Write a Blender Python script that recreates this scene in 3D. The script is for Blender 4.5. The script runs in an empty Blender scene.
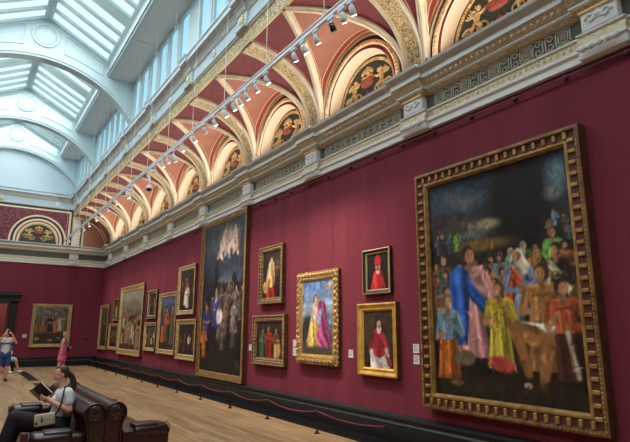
import bpy, bmesh, math, random
import numpy as np
from mathutils import Vector, Matrix
random.seed(7); RNG = np.random.RandomState(5)
PI = math.pi
C = bpy.context.scene.collection
sc = bpy.context.scene

# ------------------------------------------------------------------ colour
def lin(c):
    c = np.asarray(c, float) / 255.0
    return np.where(c <= 0.04045, c / 12.92, ((c + 0.055) / 1.055) ** 2.4)
def L3(r, g, b, k=1.0):
    v = lin((r, g, b)) * k
    return (float(v[0]), float(v[1]), float(v[2]), 1.0)

# ------------------------------------------------------------------ materials
M = {}
def mat(name, col, rough=0.6, metal=0.0, spec=0.5, emit=None, estr=0.0):
    m = bpy.data.materials.new(name); m.use_nodes = True
    b = m.node_tree.nodes['Principled BSDF']
    b.inputs['Base Color'].default_value = col
    b.inputs['Roughness'].default_value = rough
    b.inputs['Metallic'].default_value = metal
    b.inputs['Specular IOR Level'].default_value = spec
    if emit is not None:
        b.inputs['Emission Color'].default_value = emit
        b.inputs['Emission Strength'].default_value = estr
    M[name] = m
    return m
def nodes(m):
    nt = m.node_tree
    return nt, nt.nodes, nt.links, nt.nodes['Principled BSDF']
def two_tone(name, c1, c2, kind='noise', scale=10, rough=0.6, metal=0.0, lo=0.35, hi=0.65, bump=0.0, stretch=(1, 1, 1), spec=0.5, detail=4, dist=0.0):
    m = mat(name, c1, rough, metal, spec)
    nt, N, Lk, b = nodes(m)
    tc = N.new('ShaderNodeTexCoord'); mp = N.new('ShaderNodeMapping')
    mp.inputs['Scale'].default_value = stretch
    Lk.new(tc.outputs['Object'], mp.inputs['Vector'])
    if kind == 'noise':
        t = N.new('ShaderNodeTexNoise'); t.inputs['Scale'].default_value = scale; t.inputs['Detail'].default_value = detail
        t.inputs['Distortion'].default_value = dist
        out = t.outputs['Fac']
    elif kind == 'voronoi':
        t = N.new('ShaderNodeTexVoronoi'); t.inputs['Scale'].default_value = scale
        out = t.outputs['Distance']
    elif kind == 'wave':
        t = N.new('ShaderNodeTexWave'); t.inputs['Scale'].default_value = scale; t.inputs['Distortion'].default_value = 6
        t.inputs['Detail'].default_value = 3
        out = t.outputs['Fac']
    Lk.new(mp.outputs['Vector'], t.inputs['Vector'])
    r = N.new('ShaderNodeValToRGB')
    r.color_ramp.elements[0].position = lo; r.color_ramp.elements[1].position = hi
    r.color_ramp.elements[0].color = c1; r.color_ramp.elements[1].color = c2
    Lk.new(out, r.inputs['Fac']); Lk.new(r.outputs['Color'], b.inputs['Base Color'])
    if bump:
        bp = N.new('ShaderNodeBump'); bp.inputs['Strength'].default_value = bump; bp.inputs['Distance'].default_value = 0.02
        Lk.new(out, bp.inputs['Height']); Lk.new(bp.outputs['Normal'], b.inputs['Normal'])
    return m

def wall_material():
    m = mat('red_damask', L3(124, 46, 62), 0.85, 0, 0.15)
    nt, N, Lk, b = nodes(m)
    tc = N.new('ShaderNodeTexCoord'); mp = N.new('ShaderNodeMapping'); mp.inputs['Scale'].default_value = (1.7, 1.7, 0.12)
    Lk.new(tc.outputs['Object'], mp.inputs['Vector'])
    n = N.new('ShaderNodeTexNoise'); n.inputs['Scale'].default_value = 1.6; n.inputs['Detail'].default_value = 3
    Lk.new(mp.outputs['Vector'], n.inputs['Vector'])
    v = N.new('ShaderNodeTexVoronoi'); v.inputs['Scale'].default_value = 14
    Lk.new(tc.outputs['Object'], v.inputs['Vector'])
    ad = N.new('ShaderNodeMath'); ad.operation = 'MULTIPLY_ADD'; ad.inputs[1].default_value = 0.12
    Lk.new(v.outputs['Distance'], ad.inputs[0]); Lk.new(n.outputs['Fac'], ad.inputs[2])
    r = N.new('ShaderNodeValToRGB'); r.color_ramp.elements[0].position = 0.3; r.color_ramp.elements[1].position = 0.75
    r.color_ramp.elements[0].color = L3(109, 44, 56); r.color_ramp.elements[1].color = L3(122, 51, 63)
    Lk.new(ad.outputs[0], r.inputs['Fac']); Lk.new(r.outputs['Color'], b.inputs['Base Color'])
def floor_material():
    m = mat('oak_boards', L3(190, 150, 105), 0.38, 0, 0.4)
    nt, N, Lk, b = nodes(m)
    tc = N.new('ShaderNodeTexCoord'); mp = N.new('ShaderNodeMapping'); mp.inputs['Rotation'].default_value = (0, 0, PI / 2)
    Lk.new(tc.outputs['Object'], mp.inputs['Vector'])
    br = N.new('ShaderNodeTexBrick'); br.inputs['Scale'].default_value = 1.0
    br.inputs['Brick Width'].default_value = 1.7; br.inputs['Row Height'].default_value = 0.13; br.inputs['Mortar Size'].default_value = 0.004
    br.inputs['Color1'].default_value = L3(184, 152, 114); br.inputs['Color2'].default_value = L3(158, 124, 86); br.inputs['Mortar'].default_value = L3(116, 82, 50)
    br.offset = 0.37
    Lk.new(mp.outputs['Vector'], br.inputs['Vector'])
    mp2 = N.new('ShaderNodeMapping'); mp2.inputs['Scale'].default_value = (9, 0.7, 1)
    Lk.new(tc.outputs['Object'], mp2.inputs['Vector'])
    n = N.new('ShaderNodeTexNoise'); n.inputs['Scale'].default_value = 1.4; n.inputs['Detail'].default_value = 5
    Lk.new(mp2.outputs['Vector'], n.inputs['Vector'])
    mx = N.new('ShaderNodeMix'); mx.data_type = 'RGBA'; mx.blend_type = 'OVERLAY'; mx.inputs[0].default_value = 0.55
    Lk.new(br.outputs['Color'], mx.inputs[6]); Lk.new(n.outputs['Fac'], mx.inputs[7])
    Lk.new(mx.outputs[2], b.inputs['Base Color'])
def attr_material(name='oil_paint', rough=0.45, spec=0.25):
    m = mat(name, (1, 1, 1, 1), rough, 0, spec)
    nt, N, Lk, b = nodes(m)
    a = N.new('ShaderNodeAttribute'); a.attribute_name = 'paint'
    Lk.new(a.outputs['Color'], b.inputs['Base Color'])
wall_material(); floor_material(); attr_material()
mat('plaster_white', L3(226, 230, 228), 0.7)
mat('plaster_blue', L3(188, 202, 208), 0.7)
mat('roof_white', L3(184, 200, 202), 0.7)
mat('soffit_grey', L3(206, 200, 194), 0.75)
two_tone('stone_cream', L3(212, 202, 182), L3(226, 218, 200), 'noise', 6, 0.7)
two_tone('stone_grey_shade', L3(176, 176, 168), L3(200, 198, 188), 'noise', 6, 0.7)
two_tone('gilt_carving', L3(120, 90, 48), L3(214, 184, 124), 'voronoi', 17, 0.5, 0.15, 0.1, 0.42, 0.9)
two_tone('gilt_scroll', L3(140, 108, 60), L3(226, 204, 158), 'noise', 15, 0.5, 0.05, 0.40, 0.56, 0.6, dist=2.0)
two_tone('gilt_egg', L3(184, 168, 134), L3(212, 200, 170), 'noise', 20, 0.5, 0.1)
mat('gilt_bright', L3(230, 204, 146), 0.45, 0.1)
two_tone('ornament_gold', L3(196, 152, 88), L3(236, 206, 146), 'noise', 16, 0.5, 0.1)
two_tone('salmon', L3(154, 100, 80), L3(164, 108, 88), 'noise', 3, 0.75)
two_tone('maroon', L3(116, 50, 56), L3(130, 58, 64), 'noise', 5, 0.75)
two_tone('maroon_damask', L3(96, 40, 46), L3(136, 76, 82), 'voronoi', 9, 0.75, 0, 0.3, 0.8)
mat('brick_red', L3(138, 52, 44), 0.7)
two_tone('rib_tan', L3(214, 196, 166), L3(226, 212, 186), 'noise', 4, 0.65)
mat('tan_line', L3(190, 150, 98), 0.65)
mat('cream_paint', L3(238, 214, 184), 0.65)
mat('charcoal_band', L3(50, 46, 44), 0.7)
mat('lunette_green', L3(60, 66, 56), 0.7)
mat('urn_red', L3(160, 78, 60), 0.6)
mat('frieze_dark', L3(84, 86, 76), 0.7)
mat('meander_beige', L3(176, 170, 144), 0.65)
mat('rosette_pink', L3(142, 128, 118), 0.65)
mat('black_paint', L3(20, 20, 22), 0.4)
mat('black_grille', L3(12, 11, 12), 0.5)
mat('edge_highlight', L3(36, 44, 50), 0.3)  # blue-grey highlight on the black skirting's top moulding, put into the colour
mat('rail_metal', L3(90, 60, 72), 0.4, 0.6)
mat('steel_wire', L3(88, 40, 54), 0.5, 0.2)
mat('track_white', L3(232, 236, 240), 0.45)
mat('lamp_grey', L3(214, 220, 226), 0.45)
mat('lamp_face', (1, .95, .86, 1), 0.4, 0, 0.5, (1, .96, .9, 1), 3.0)
mat('camera_black', L3(24, 24, 26), 0.3)
mat('leather', L3(50, 25, 24), 0.28, 0, 0.6)
mat('leather_dark', L3(44, 20, 20), 0.32, 0, 0.6)
mat('leather_lit', L3(90, 46, 38), 0.33, 0, 0.6)  # lighter copy of the leather, light on the seats put into the colour
mat('stud_brass', L3(150, 110, 70), 0.35, 0.6)
mat('wood_dark', L3(50, 32, 24), 0.4)
mat('rope_red', L3(104, 44, 48), 0.9)
mat('post_black', L3(20, 18, 18), 0.4)
mat('post_foot', L3(64, 46, 32), 0.4, 0.5)
mat('shield_gilt', L3(214, 204, 150), 0.5)
mat('card_white', L3(220, 214, 210), 0.8)
mat('card_ink', L3(110, 104, 104), 0.8)
mat('skin', L3(218, 164, 138), 0.55)
mat('skin_pale', L3(214, 168, 144), 0.55)
mat('hair_brown', L3(70, 48, 36), 0.55)
mat('hair_dark', L3(40, 30, 26), 0.55)
mat('hair_blonde', L3(196, 160, 112), 0.55)
mat('lips', L3(170, 96, 88), 0.5)
mat('eye_dark', L3(32, 24, 22), 0.3)
mat('eye_white', L3(214, 210, 204), 0.4)
two_tone('tee_white', L3(204, 210, 216), L3(222, 226, 230), 'noise', 9, 0.85)
mat('trouser_black', L3(28, 30, 40), 0.8)
mat('strap_black', L3(22, 22, 26), 0.6)
mat('bag_ivory', L3(216, 206, 180), 0.5)
mat('shorts_blue', L3(48, 76, 132), 0.8)
mat('shorts_light', L3(150, 184, 214), 0.8)
mat('stripe_blue', L3(60, 100, 150), 0.8)
mat('shoe_white', L3(222, 224, 226), 0.6)
mat('shoe_dark', L3(40, 32, 30), 0.5)
two_tone('dress_pink', L3(196, 48, 78), L3(226, 132, 146), 'voronoi', 11, 0.8, 0, 0.3, 0.75)
mat('book_cover', L3(40, 40, 44), 0.4)
mat('book_page', L3(226, 222, 212), 0.7)
mat('phone_black', L3(18, 18, 20), 0.25)
mat('next_room_red', L3(178, 92, 92), 0.85)
mat('door_wood', L3(78, 46, 36), 0.45)
mat('socket_dark', L3(50, 22, 34), 0.5)

# ------------------------------------------------------------------ mesh builder
class MB:
    def __init__(s): s.v = []; s.f = []; s.m = []; s.cur = 0
    def add(s, vs, fs, m=None):
        o = len(s.v); s.v += [tuple(map(float, p)) for p in vs]
        for f in fs: s.f.append(tuple(i + o for i in f)); s.m.append(s.cur if m is None else m)
        return s
    def quad(s, a, b, c, d, m=None): return s.add([a, b, c, d], [(0, 1, 2, 3)], m)
    def box(s, c, d, m=None, R=None):
        x, y, z = d[0] / 2, d[1] / 2, d[2] / 2
        vs = [Vector(p) for p in ((-x,-y,-z),(x,-y,-z),(x,y,-z),(-x,y,-z),(-x,-y,z),(x,-y,z),(x,y,z),(-x,y,z))]
        if R is not None: vs = [R @ p for p in vs]
        c = Vector(c)
        return s.add([p + c for p in vs], [(0,3,2,1),(4,5,6,7),(0,1,5,4),(1,2,6,5),(2,3,7,6),(3,0,4,7)], m)
    def rbox(s, c, d, r=0.02, m=None, R=None, n=3):
        # box with rounded vertical profile on every edge: superellipsoid-like shell
        vs = []; fs = []
        nu, nv = 4 * n + 4, 2 * n + 2
        hx, hy, hz = d[0]/2 - r, d[1]/2 - r, d[2]/2 - r
        for j in range(nv):
            ph = -PI/2 + PI * (j if j <= n else j - 1) / (2*n)
            sz = -hz if j <= n else hz
            for q, (sx, sy) in enumerate(((1,1),(-1,1),(-1,-1),(1,-1))):
                for i in range(n + 1):
                    th = q*PI/2 + PI/2 * i / n
                    p = Vector((sx*hx + r*math.cos(ph)*math.cos(th), sy*hy + r*math.cos(ph)*math.sin(th), sz + r*math.sin(ph)))
                    vs.append((R @ p if R is not None else p) + Vector(c))
        nu = 4*(n+1)
        for j in range(nv-1):
            for i in range(nu):
                a = j*nu+i; b = j*nu+(i+1)%nu
                fs.append((a, b, b+nu, a+nu))
        fs.append(tuple(range(nu-1, -1, -1))); fs.append(tuple((nv-1)*nu+i for i in range(nu)))
        return s.add(vs, fs, m)
    def tube(s, path, r, n=8, m=None, closed=False, cap=True, flat=None):
        P = [Vector(p) for p in path]; k = len(P)
        rr = r if hasattr(r, '__len__') else [r] * k
        vs = []; fs = []; ref = None
        for i, p in enumerate(P):
            if closed: t = P[(i+1) % k] - P[i-1]
            else: t = P[min(i+1, k-1)] - P[max(i-1, 0)]
            if t.length < 1e-9: t = Vector((0,0,1))
            t.normalize()
            if ref is None:
                ref = Vector((0,0,1)) if abs(t.z) < 0.9 else Vector((1,0,0))
            u = ref - t * ref.dot(t)
            if u.length < 1e-6: u = t.orthogonal()
            u.normalize(); ref = u; w = t.cross(u)
            for j in range(n):
                a = 2*PI*j/n
                vs.append(p + (u*math.cos(a) + w*math.sin(a)) * rr[i])
        for i in range(k if closed else k-1):
            for j in range(n):
                a = i*n+j; b = i*n+(j+1)%n; c = ((i+1)%k)*n+(j+1)%n; d = ((i+1)%k)*n+j
                fs.append((a, d, c, b))
        if cap and not closed:
            fs.append(tuple(range(n))); fs.append(tuple((k-1)*n + n-1-j for j in range(n)))
        return s.add(vs, fs, m)
    def cyl(s, a, b, r, r2=None, n=16, m=None):
        return s.tube([a, b], [r, r if r2 is None else r2], n, m)
    def ell(s, c, r, nu=14, nv=9, m=None, R=None):
        r = r if hasattr(r, '__len__') else (r, r, r)
        vs = []; fs = []; c = Vector(c)
        for j in range(1, nv):
            ph = -PI/2 + PI*j/nv
            for i in range(nu):
                th = 2*PI*i/nu
                p = Vector((r[0]*math.cos(ph)*math.cos(th), r[1]*math.cos(ph)*math.sin(th), r[2]*math.sin(ph)))
                vs.append((R @ p if R is not None else p) + c)
        b = Vector((0,0,-r[2])); t = Vector((0,0,r[2]))
        vs.append((R @ b if R is not None else b) + c); vs.append((R @ t if R is not None else t) + c)
        k = (nv-1)*nu
        for j in range(nv-2):
            for i in range(nu):
                fs.append((j*nu+i, j*nu+(i+1)%nu, (j+1)*nu+(i+1)%nu, (j+1)*nu+i))
        for i in range(nu):
            fs.append((k, (i+1)%nu, i)); fs.append((k+1, (nv-2)*nu+i, (nv-2)*nu+(i+1)%nu))
        return s.add(vs, fs, m)
    def grid(s, rows, m=None, closed=False):
        n = len(rows[0]); vs = [p for r in rows for p in r]; fs = []
        for i in range(len(rows)-1):
            for j in range(n if closed else n-1):
                a = i*n+j; b = i*n+(j+1) % n
                fs.append((a, b, b+n, a+n))
        return s.add(vs, fs, m)
    def extrude(s, prof, axis, a, b, m=None, caps=True, closed=False):
        # prof: list of 2D points in the plane across the axis
        def P(q, t): return {'y': (q[0], t, q[1]), 'x': (t, q[0], q[1]), 'z': (q[0], q[1], t)}[axis]
        n = len(prof); vs = [P(q, a) for q in prof] + [P(q, b) for q in prof]
        fs = [(i, (i+1) % n, n + (i+1) % n, n + i) for i in range(n if closed else n-1)]
        if caps and closed: fs += [tuple(range(n-1, -1, -1)), tuple(range(n, 2*n))]
        return s.add(vs, fs, m)
    def build(s, name, mats, parent=None, smooth=False, loc=None):
        me = bpy.data.meshes.new(name); me.from_pydata(s.v, [], s.f)
        for q in (mats if isinstance(mats, (list, tuple)) else [mats]): me.materials.append(M[q])
        me.polygons.foreach_set('material_index', s.m)
        if smooth: me.polygons.foreach_set('use_smooth', [True]*len(s.f))
        bm = bmesh.new(); bm.from_mesh(me); bmesh.ops.recalc_face_normals(bm, faces=bm.faces[:]); bm.to_mesh(me); bm.free()
        me.update()
        o = bpy.data.objects.new(name, me); C.objects.link(o)
        if parent is not None: o.parent = parent
        if loc is not None: o.location = loc
        if smooth:
            pass
        return o

def thing(name, label, cat, loc=(0,0,0), rz=0.0, group=None):
    o = bpy.data.objects.new(name, None); C.objects.link(o); o.empty_display_size = 0.1
    o.location = loc; o.rotation_euler = (0, 0, rz); o['label'] = label; o['category'] = cat
    if group: o['group'] = group
    return o
def tag(o, label, cat, group=None):
    o['label'] = label; o['category'] = cat
    if group: o['group'] = group
    return o
def struct(o): o['kind'] = 'structure'; return o
def copy_tree(o, parent=None):
    c = o.copy(); C.objects.link(c)
    if parent is not None: c.parent = parent
    for ch in list(o.children): copy_tree(ch, c)
    return c
ORD = ['first','second','third','fourth','fifth','sixth','seventh','eighth','ninth','tenth','eleventh','twelfth','thirteenth','fourteenth','fifteenth','sixteenth','seventeenth','eighteenth','nineteenth','twentieth','twenty-first','twenty-second','twenty-third','twenty-fourth','twenty-fifth','twenty-sixth','twenty-seventh','twenty-eighth','twenty-ninth','thirtieth','thirty-first','thirty-second']

# ------------------------------------------------------------------ the hall
XW, XC, YE, YB = 6.05, 1.21, 29.3, -5.3
XL = 2*XC - XW
PY = [2.72 + 3.15*k for k in range(-2, 9)]          # piers along the long wall
BAY = 3.15
Z0 = 6.3; A = 1.335; HC = 1.34; D = 1.75; XG = XW - D   # cove springing, bay half width, cove height and depth
ZG = Z0 + HC
XV, XS = 4.22, 3.3                                    # clerestory plane, soffit inner edge
ZS = 10.65; ZK = 11.22; ZR = 12.3

b = MB(); b.box(((XL+XW)/2, (YB+YE+4.5)/2, -0.06), (XW-XL+0.6, YE+4.5-YB+0.6, 0.12))
floor = struct(b.build('floor', 'oak_boards'))

b = MB(); b.box((XW+0.15, (YB+YE)/2, 3.02), (0.3, YE-YB+0.6, 6.04))
wall_right = struct(b.build('wall_right', 'red_damask'))
b = MB(); b.box((XL-0.15, (YB+YE)/2, 3.02), (0.3, YE-YB+0.6, 6.04))
wall_left = struct(b.build('wall_left', 'red_damask'))
b = MB(); b.box((XC, YB-0.15, 3.02), (XW-XL, 0.3, 6.04)); b.box((XC, YB-0.15, 9.2), (XW-XL, 0.3, 6.32), 1)
wall_back = struct(b.build('wall_back', ['red_damask', 'roof_white']))
# end wall with the doorway cut out
DX0, DX1, DZ = XC-0.66, XC+0.66, 3.0
b = MB()
b.box(((XL+DX0)/2, YE+0.15, 3.02), (DX0-XL, 0.3, 6.04)); b.box(((XW+DX1)/2, YE+0.15, 3.02), (XW-DX1, 0.3, 6.04))
b.box((XC, YE+0.15, (DZ+6.04)/2), (DX1-DX0, 0.3, 6.04-DZ))
wall_end = struct(b.build('wall_end', 'red_damask'))
b = MB(); b.box((XC, YE+0.15, 7.0), (XW-XL, 0.3, 1.92)); b.box((XC, YE+0.15, 10.2), (XW-XL, 0.3, 4.5), 1)
b.build('upper_wall', ['stone_cream', 'plaster_blue'], wall_end)
# the room seen through the doorway
b = MB()
b.box((XC, YE+4.4, 2.0), (5, 0.1, 4.0)); b.box((XC-2.4, YE+2.4, 2.0), (0.1, 4, 4.0)); b.box((XC+2.4, YE+2.4, 2.0), (0.1, 4, 4.0)); b.box((XC, YE+2.4, 4.05), (5, 4.2, 0.1), 1)
struct(b.build('wall_beyond', ['next_room_red', 'plaster_white']))
# door surround + leaf
b = MB()
for s in (-1, 1):
    b.box((XC+s*0.81, YE-0.05, 1.55), (0.30, 0.1, 3.1)); b.box((XC+s*0.70, YE-0.02, 1.5), (0.08, 0.3, 3.0))
b.box((XC, YE-0.05, 3.16), (1.92, 0.1, 0.32)); b.box((XC, YE-0.09, 3.36), (2.04, 0.18, 0.08)); b.box((XC, YE-0.13, 3.45), (2.16, 0.26, 0.1), 1)
b.box((XC, YE-0.08, 3.53), (2.1, 0.16, 0.06), 0)
door = struct(b.build('door_1', ['black_paint', 'edge_highlight']))
b = MB(); b.box((XC+0.615, YE+0.42, 1.5), (0.06, 0.75, 2.96))
for z in (0.75, 1.6, 2.45): b.box((XC+0.575, YE+0.42, z), (0.02, 0.5, 0.6))
b.build('door_leaf', 'door_wood', door)

# skirting, black grille strip at the foot of the wall, picture rail
def skirting(name, ax, pos, a, bb, sgn):
    b = MB()
    prof = [(0, 0), (-0.07, 0), (-0.07, 0.30), (-0.05, 0.33), (-0.05, 0.37), (-0.085, 0.385), (-0.085, 0.425), (-0.03, 0.45), (0, 0.45)]
    n = len(prof)
    pr2 = [(pos + sgn*q[0], q[1]) for q in prof]
    for i in range(n-1):
        b.extrude([pr2[i], pr2[i+1]], ax, a, bb, 1 if i in (5, 6) else 0)
    return struct(b.build(name, ['black_paint', 'edge_highlight']))
skirting('baseboard_right', 'y', XW, YB, YE, 1)
skirting('baseboard_left', 'y', XL, YB, YE, -1)
skirting('baseboard_end', 'x', YE, XC+0.96, XW, 1)
skirting('baseboard_end', 'x', YE, XL, XC-0.96, 1)
b = MB(); b.box((5.79, (YB+YE)/2, 0.012), (0.38, YE-YB, 0.024))
for x in np.linspace(5.63, 5.95, 9): b.box((x, (YB+YE)/2, 0.028), (0.012, YE-YB, 0.012))
struct(b.build('trim_1', 'black_grille'))
b = MB(); b.box(((XC+0.96+5.6)/2, YE-0.22, 0.012), (5.6-XC-0.96, 0.3, 0.024))
struct(b.build('trim_2', 'black_grille'))
b = MB(); b.cyl((5.99, YB, 4.93), (5.99, YE, 4.93), 0.012, n=6)
for k in range(40):
    y = 1.0 + k*0.75
    if y < YE-0.2: b.box((6.02, y, 4.93), (0.06, 0.05, 0.05))
struct(b.build('trim_3', 'rail_metal'))

# ------------------------------------------------------------------ lower entablature (profile x offset from the wall, z)
LOW = [((0,5.02),(-0.05,5.03),'w'),((-0.05,5.03),(-0.05,5.13),'w'),((-0.05,5.13),(-0.085,5.15),'w'),((-0.085,5.15),(-0.085,5.19),'w'),
       ((-0.085,5.19),(-0.06,5.21),'g'),((-0.06,5.21),(-0.04,5.32),'e'),((-0.04,5.32),(-0.07,5.335),'w'),((-0.07,5.335),(-0.07,5.355),'w'),((-0.07,5.355),(-0.01,5.365),'s'),
       ((-0.01,5.365),(-0.01,5.635),'d'),((-0.01,5.635),(-0.04,5.64),'s'),((-0.04,5.64),(-0.09,5.69),'e'),((-0.09,5.69),(-0.13,5.70),'w'),((-0.13,5.70),(-0.13,5.735),'w'),
       ((-0.13,5.735),(-0.15,5.74),'s'),((-0.15,5.74),(-0.21,5.83),'e'),((-0.21,5.83),(-0.24,5.84),'s'),((-0.24,5.84),(-0.24,5.93),'w'),((-0.24,5.93),(-0.27,5.935),'s'),
       ((-0.27,5.935),(-0.33,5.985),'s'),((-0.33,5.985),(-0.345,6.01),'w'),((-0.345,6.01),(-0.345,6.03),'b'),((-0.345,6.03),(0.05,6.04),'s')]
MI = {'w': 0, 'g': 1, 'e': 1, 's': 2, 'd': 3, 'b': 4}
ENTM = ['plaster_white', 'gilt_egg', 'stone_grey_shade', 'frieze_dark', 'plaster_blue']
def entablature(b, ax, pos, a, bb, sgn, off=0.0, only=None):
    for i, (p, q, k) in enumerate(LOW):
        if only and not only(i, k): continue
        b.extrude([(pos + sgn*(p[0]-off), p[1]), (pos + sgn*(q[0]-off), q[1])], ax, a, bb, MI[k])
def eggs(b, ax, pos, a, bb, off=0.0, sgn=1):
    # rows of egg and bead carving
    for (x, z, st, r) in ((-0.053,5.265,0.09,(0.016,0.026,0.036)), (-0.070,5.665,0.07,(0.016,0.020,0.022)), (-0.182,5.785,0.10,(0.022,0.030,0.036))):
        n = int((bb-a)/st)
        for i in range(n):
            t = a + (i+0.5)*(bb-a)/n
            c = (pos + sgn*(x-off), t, z) if ax == 'y' else (t, pos + sgn*(x-off), z)
            b.ell(c, r, 6, 4, 1)
b = MB(); entablature(b, 'y', XW, YB, YE-0.0, 1); eggs(b, 'y', XW, 1.2, YE-0.3)
ent = struct(b.build('trim_4', ENTM))
b = MB(); entablature(b, 'x', YE, XL, XW, 1); eggs(b, 'x', YE, 0.0, XW-0.3)
ent_end = struct(b.build('trim_5', ENTM))
b = MB(); entablature(b, 'y', XL, YB, YE, -1)
struct(b.build('trim_6', ENTM))

# breaks with scroll bracket at each pier
def bracket_mesh():
    b = MB(); off = 0.07; h = 0.26; w = 0.5
    # upper mouldings break forward over the bracket
    for i, (p, q, k) in enumerate(LOW):
        if k == 'd': continue
        lo = p[1] < 5.37
        hw = w/2 + (0.03 if not lo else 0.02)
        ex = -min(p[0], q[0])*0.3
        P = [(p[0]-off, p[1]), (q[0]-off, q[1])]
        b.extrude(P, 'y', -hw-0.3*(-p[0]), hw+0.3*(-p[0]), MI[k])
        for s in (-1, 1):
            y0 = s*(hw+0.3*(-p[0])); y1 = s*(hw+0.3*(-p[0]))
            b.quad((P[0][0], y0, P[0][1]), (P[1][0], y1, P[1][1]), (P[1][0]+off+0.02, y1, P[1][1]), (P[0][0]+off+0.02, y0, P[0][1]), MI[k])
    o = b
    return o
def bracket_block():
    b = MB()
    b.rbox((-0.05, 0, 5.50), (0.16, 0.44, 0.27), 0.02)
    # scroll leaf carving on the block
    for s in (-1, 1):
        path = []
        for i in range(22):
            t = i/21*2.2*PI; r = 0.065*(1 - 0.75*i/21)
            path.append((-0.138, s*(0.09 + r*math.cos(t)), 5.50 + r*math.sin(t)))
        b.tube(path, [0.020]*22, 5)
    for i in range(5):
        a = -0.9 + 0.45*i
        b.ell((-0.13, 0.0 + 0.05*math.sin(a), 5.46 + 0.06*math.cos(a)), (0.014, 0.018, 0.045), 6, 4, R=Matrix.Rotation(-a, 3, 'X'))
    b.ell((-0.13, 0, 5.54), (0.03, 0.05, 0.05), 8, 6)
    b.rbox((-0.09, 0, 5.615), (0.14, 0.46, 0.035), 0.01, 1)
    return b
def gutta_mesh():
    b = MB()
    for i in range(5): b.ell((-0.19, (i-2)*0.10, 5.12), (0.045, 0.038, 0.042), 10, 7)
    return b
brk = bracket_mesh().build('break', ENTM, ent); blk = bracket_block().build('scroll_bracket', ['plaster_white', 'gilt_bright'], brk, True); gut = gutta_mesh().build('bead_row', 'plaster_white', brk, True)
brk.location = (XW, PY[2], 0)
for y in PY[1:]:
    if abs(y-PY[2]) < .01: continue
    c = copy_tree(brk, ent); c.location = (XW, y, 0)
c = copy_tree(brk, ent_end); c.location = (4.45, YE, 0); c.rotation_euler = (0, 0, PI/2)
c = copy_tree(brk, ent_end); c.location = (XC*2-4.45, YE, 0); c.rotation_euler = (0, 0, PI/2)

# greek key frieze panels
def key_mesh():
    b = MB(); Lh = (BAY-0.50)/2; z = 5.50; x = -0.016; T = 0.017
    def hb(y0, y1, zz, m=0): b.box((x, (y0+y1)/2, z+zz), (0.012, abs(y1-y0)+T, T), m)
    def vb(y, z0, z1, m=0): b.box((x, y, z+(z0+z1)/2), (0.012, T, abs(z1-z0)+T), m)
    hb(-Lh, Lh, 0.122); hb(-Lh, Lh, -0.122)
    n = 5; st = 2*Lh/n
    for i in range(n):
        c = -Lh + (i+0.5)*st
        for r in (0.098, 0.066):
            hb(c-r, c+r, r); hb(c-r, c+r, -r); vb(c-r, -r, r); vb(c+r, -r, r)
        b.box((x, c, z), (0.012, 0.085, 0.085), 1)
        for k in range(4):
            a = PI/4 + k*PI/2
            b.ell((x-0.006, c+0.018*math.cos(a), z+0.018*math.sin(a)), (0.006, 0.014, 0.014), 6, 4, 1)
        if i < n-1:
            e = c + st/2
            for s in (-1, 1):
                vb(e+s*0.02, -0.095, 0.095)
                hb(e+s*0.02, e+s*0.125, 0.095); hb(e+s*0.02, e+s*0.125, -0.095)
                vb(e+s*0.125, 0.095, 0.03); hb(e+s*0.125, e+s*0.06, 0.03); vb(e+s*0.06, 0.03, 0.06)
                vb(e+s*0.125, -0.095, -0.03); hb(e+s*0.125, e+s*0.06, -0.03); vb(e+s*0.06, -0.03, -0.06)
    return b
key = key_mesh().build('greek_key_panel', ['meander_beige', 'rosette_pink'], ent)
first = True
for i in range(2, len(PY)-1):
    k = key if first else key.copy()
    if not first: C.objects.link(k)
    first = False
    k.location = (XW, (PY[i]+PY[i+1])/2, 0)
k = key.copy(); C.objects.link(k); k.parent = ent; k.location = (XW, (PY[1]+PY[2])/2, 0)

# ------------------------------------------------------------------ cove vault over the long wall
ceiling = bpy.data.objects.new('ceiling', None); C.objects.link(ceiling); struct(ceiling)
NT = 20
def cove(t): return (XW - D*(1-math.cos(t)), Z0 + HC*math.sin(t))
# one bay, centred on y=0
def vault_bay():
    b = MB()
    S = [PI*i/48 for i in range(49)]
    # barrel over the lunette: depth bands 0 tan, 1 maroon, 2 thin cream line, 3 salmon field
    for i in range(48):
        for m, (lo0, lo1) in enumerate(()): pass
        cols = []
        for s in (S[i], S[i+1]):
            dm = D*(1-abs(math.cos(s)))
            br = [0, .05, .15, .165]; tail = [.15, .135, .0]
            k = min(1.0, dm/0.36) if dm > 0 else 0
            pts = [x*k for x in br] + [dm - x*k for x in tail]
            cols.append([(XW-d, A*math.cos(s), Z0+HC*math.sin(s)) for d in pts])
        ms = [0, 1, 2, 3, 2, 1]
        for j in range(6):
            b.quad(cols[0][j], cols[1][j], cols[1][j+1], cols[0][j+1], ms[j])
    # cove webs between groin and transverse rib
    for sg in (-1, 1):
        for i in range(NT):
            cols = []
            for t in (PI/2*i/NT, PI/2*(i+1)/NT):
                x, z = cove(t); y0 = A*math.cos(t); y1 = BAY/2-0.2
                w = y1-y0; k = min(1, w/0.4)
                ys = [y0, y0+.09*k, y0+.105*k, y1-.085*k, y1-.07*k, y1]
                cols.append([(x, sg*y, z) for y in ys])
            ms = [4, 2, 5, 2, 4]
            for j in range(5): b.quad(cols[0][j], cols[1][j], cols[1][j+1], cols[0][j+1], ms[j])
    return b
VM = ['tan_line', 'brick_red', 'gilt_bright', 'salmon', 'brick_red', 'maroon']
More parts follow.
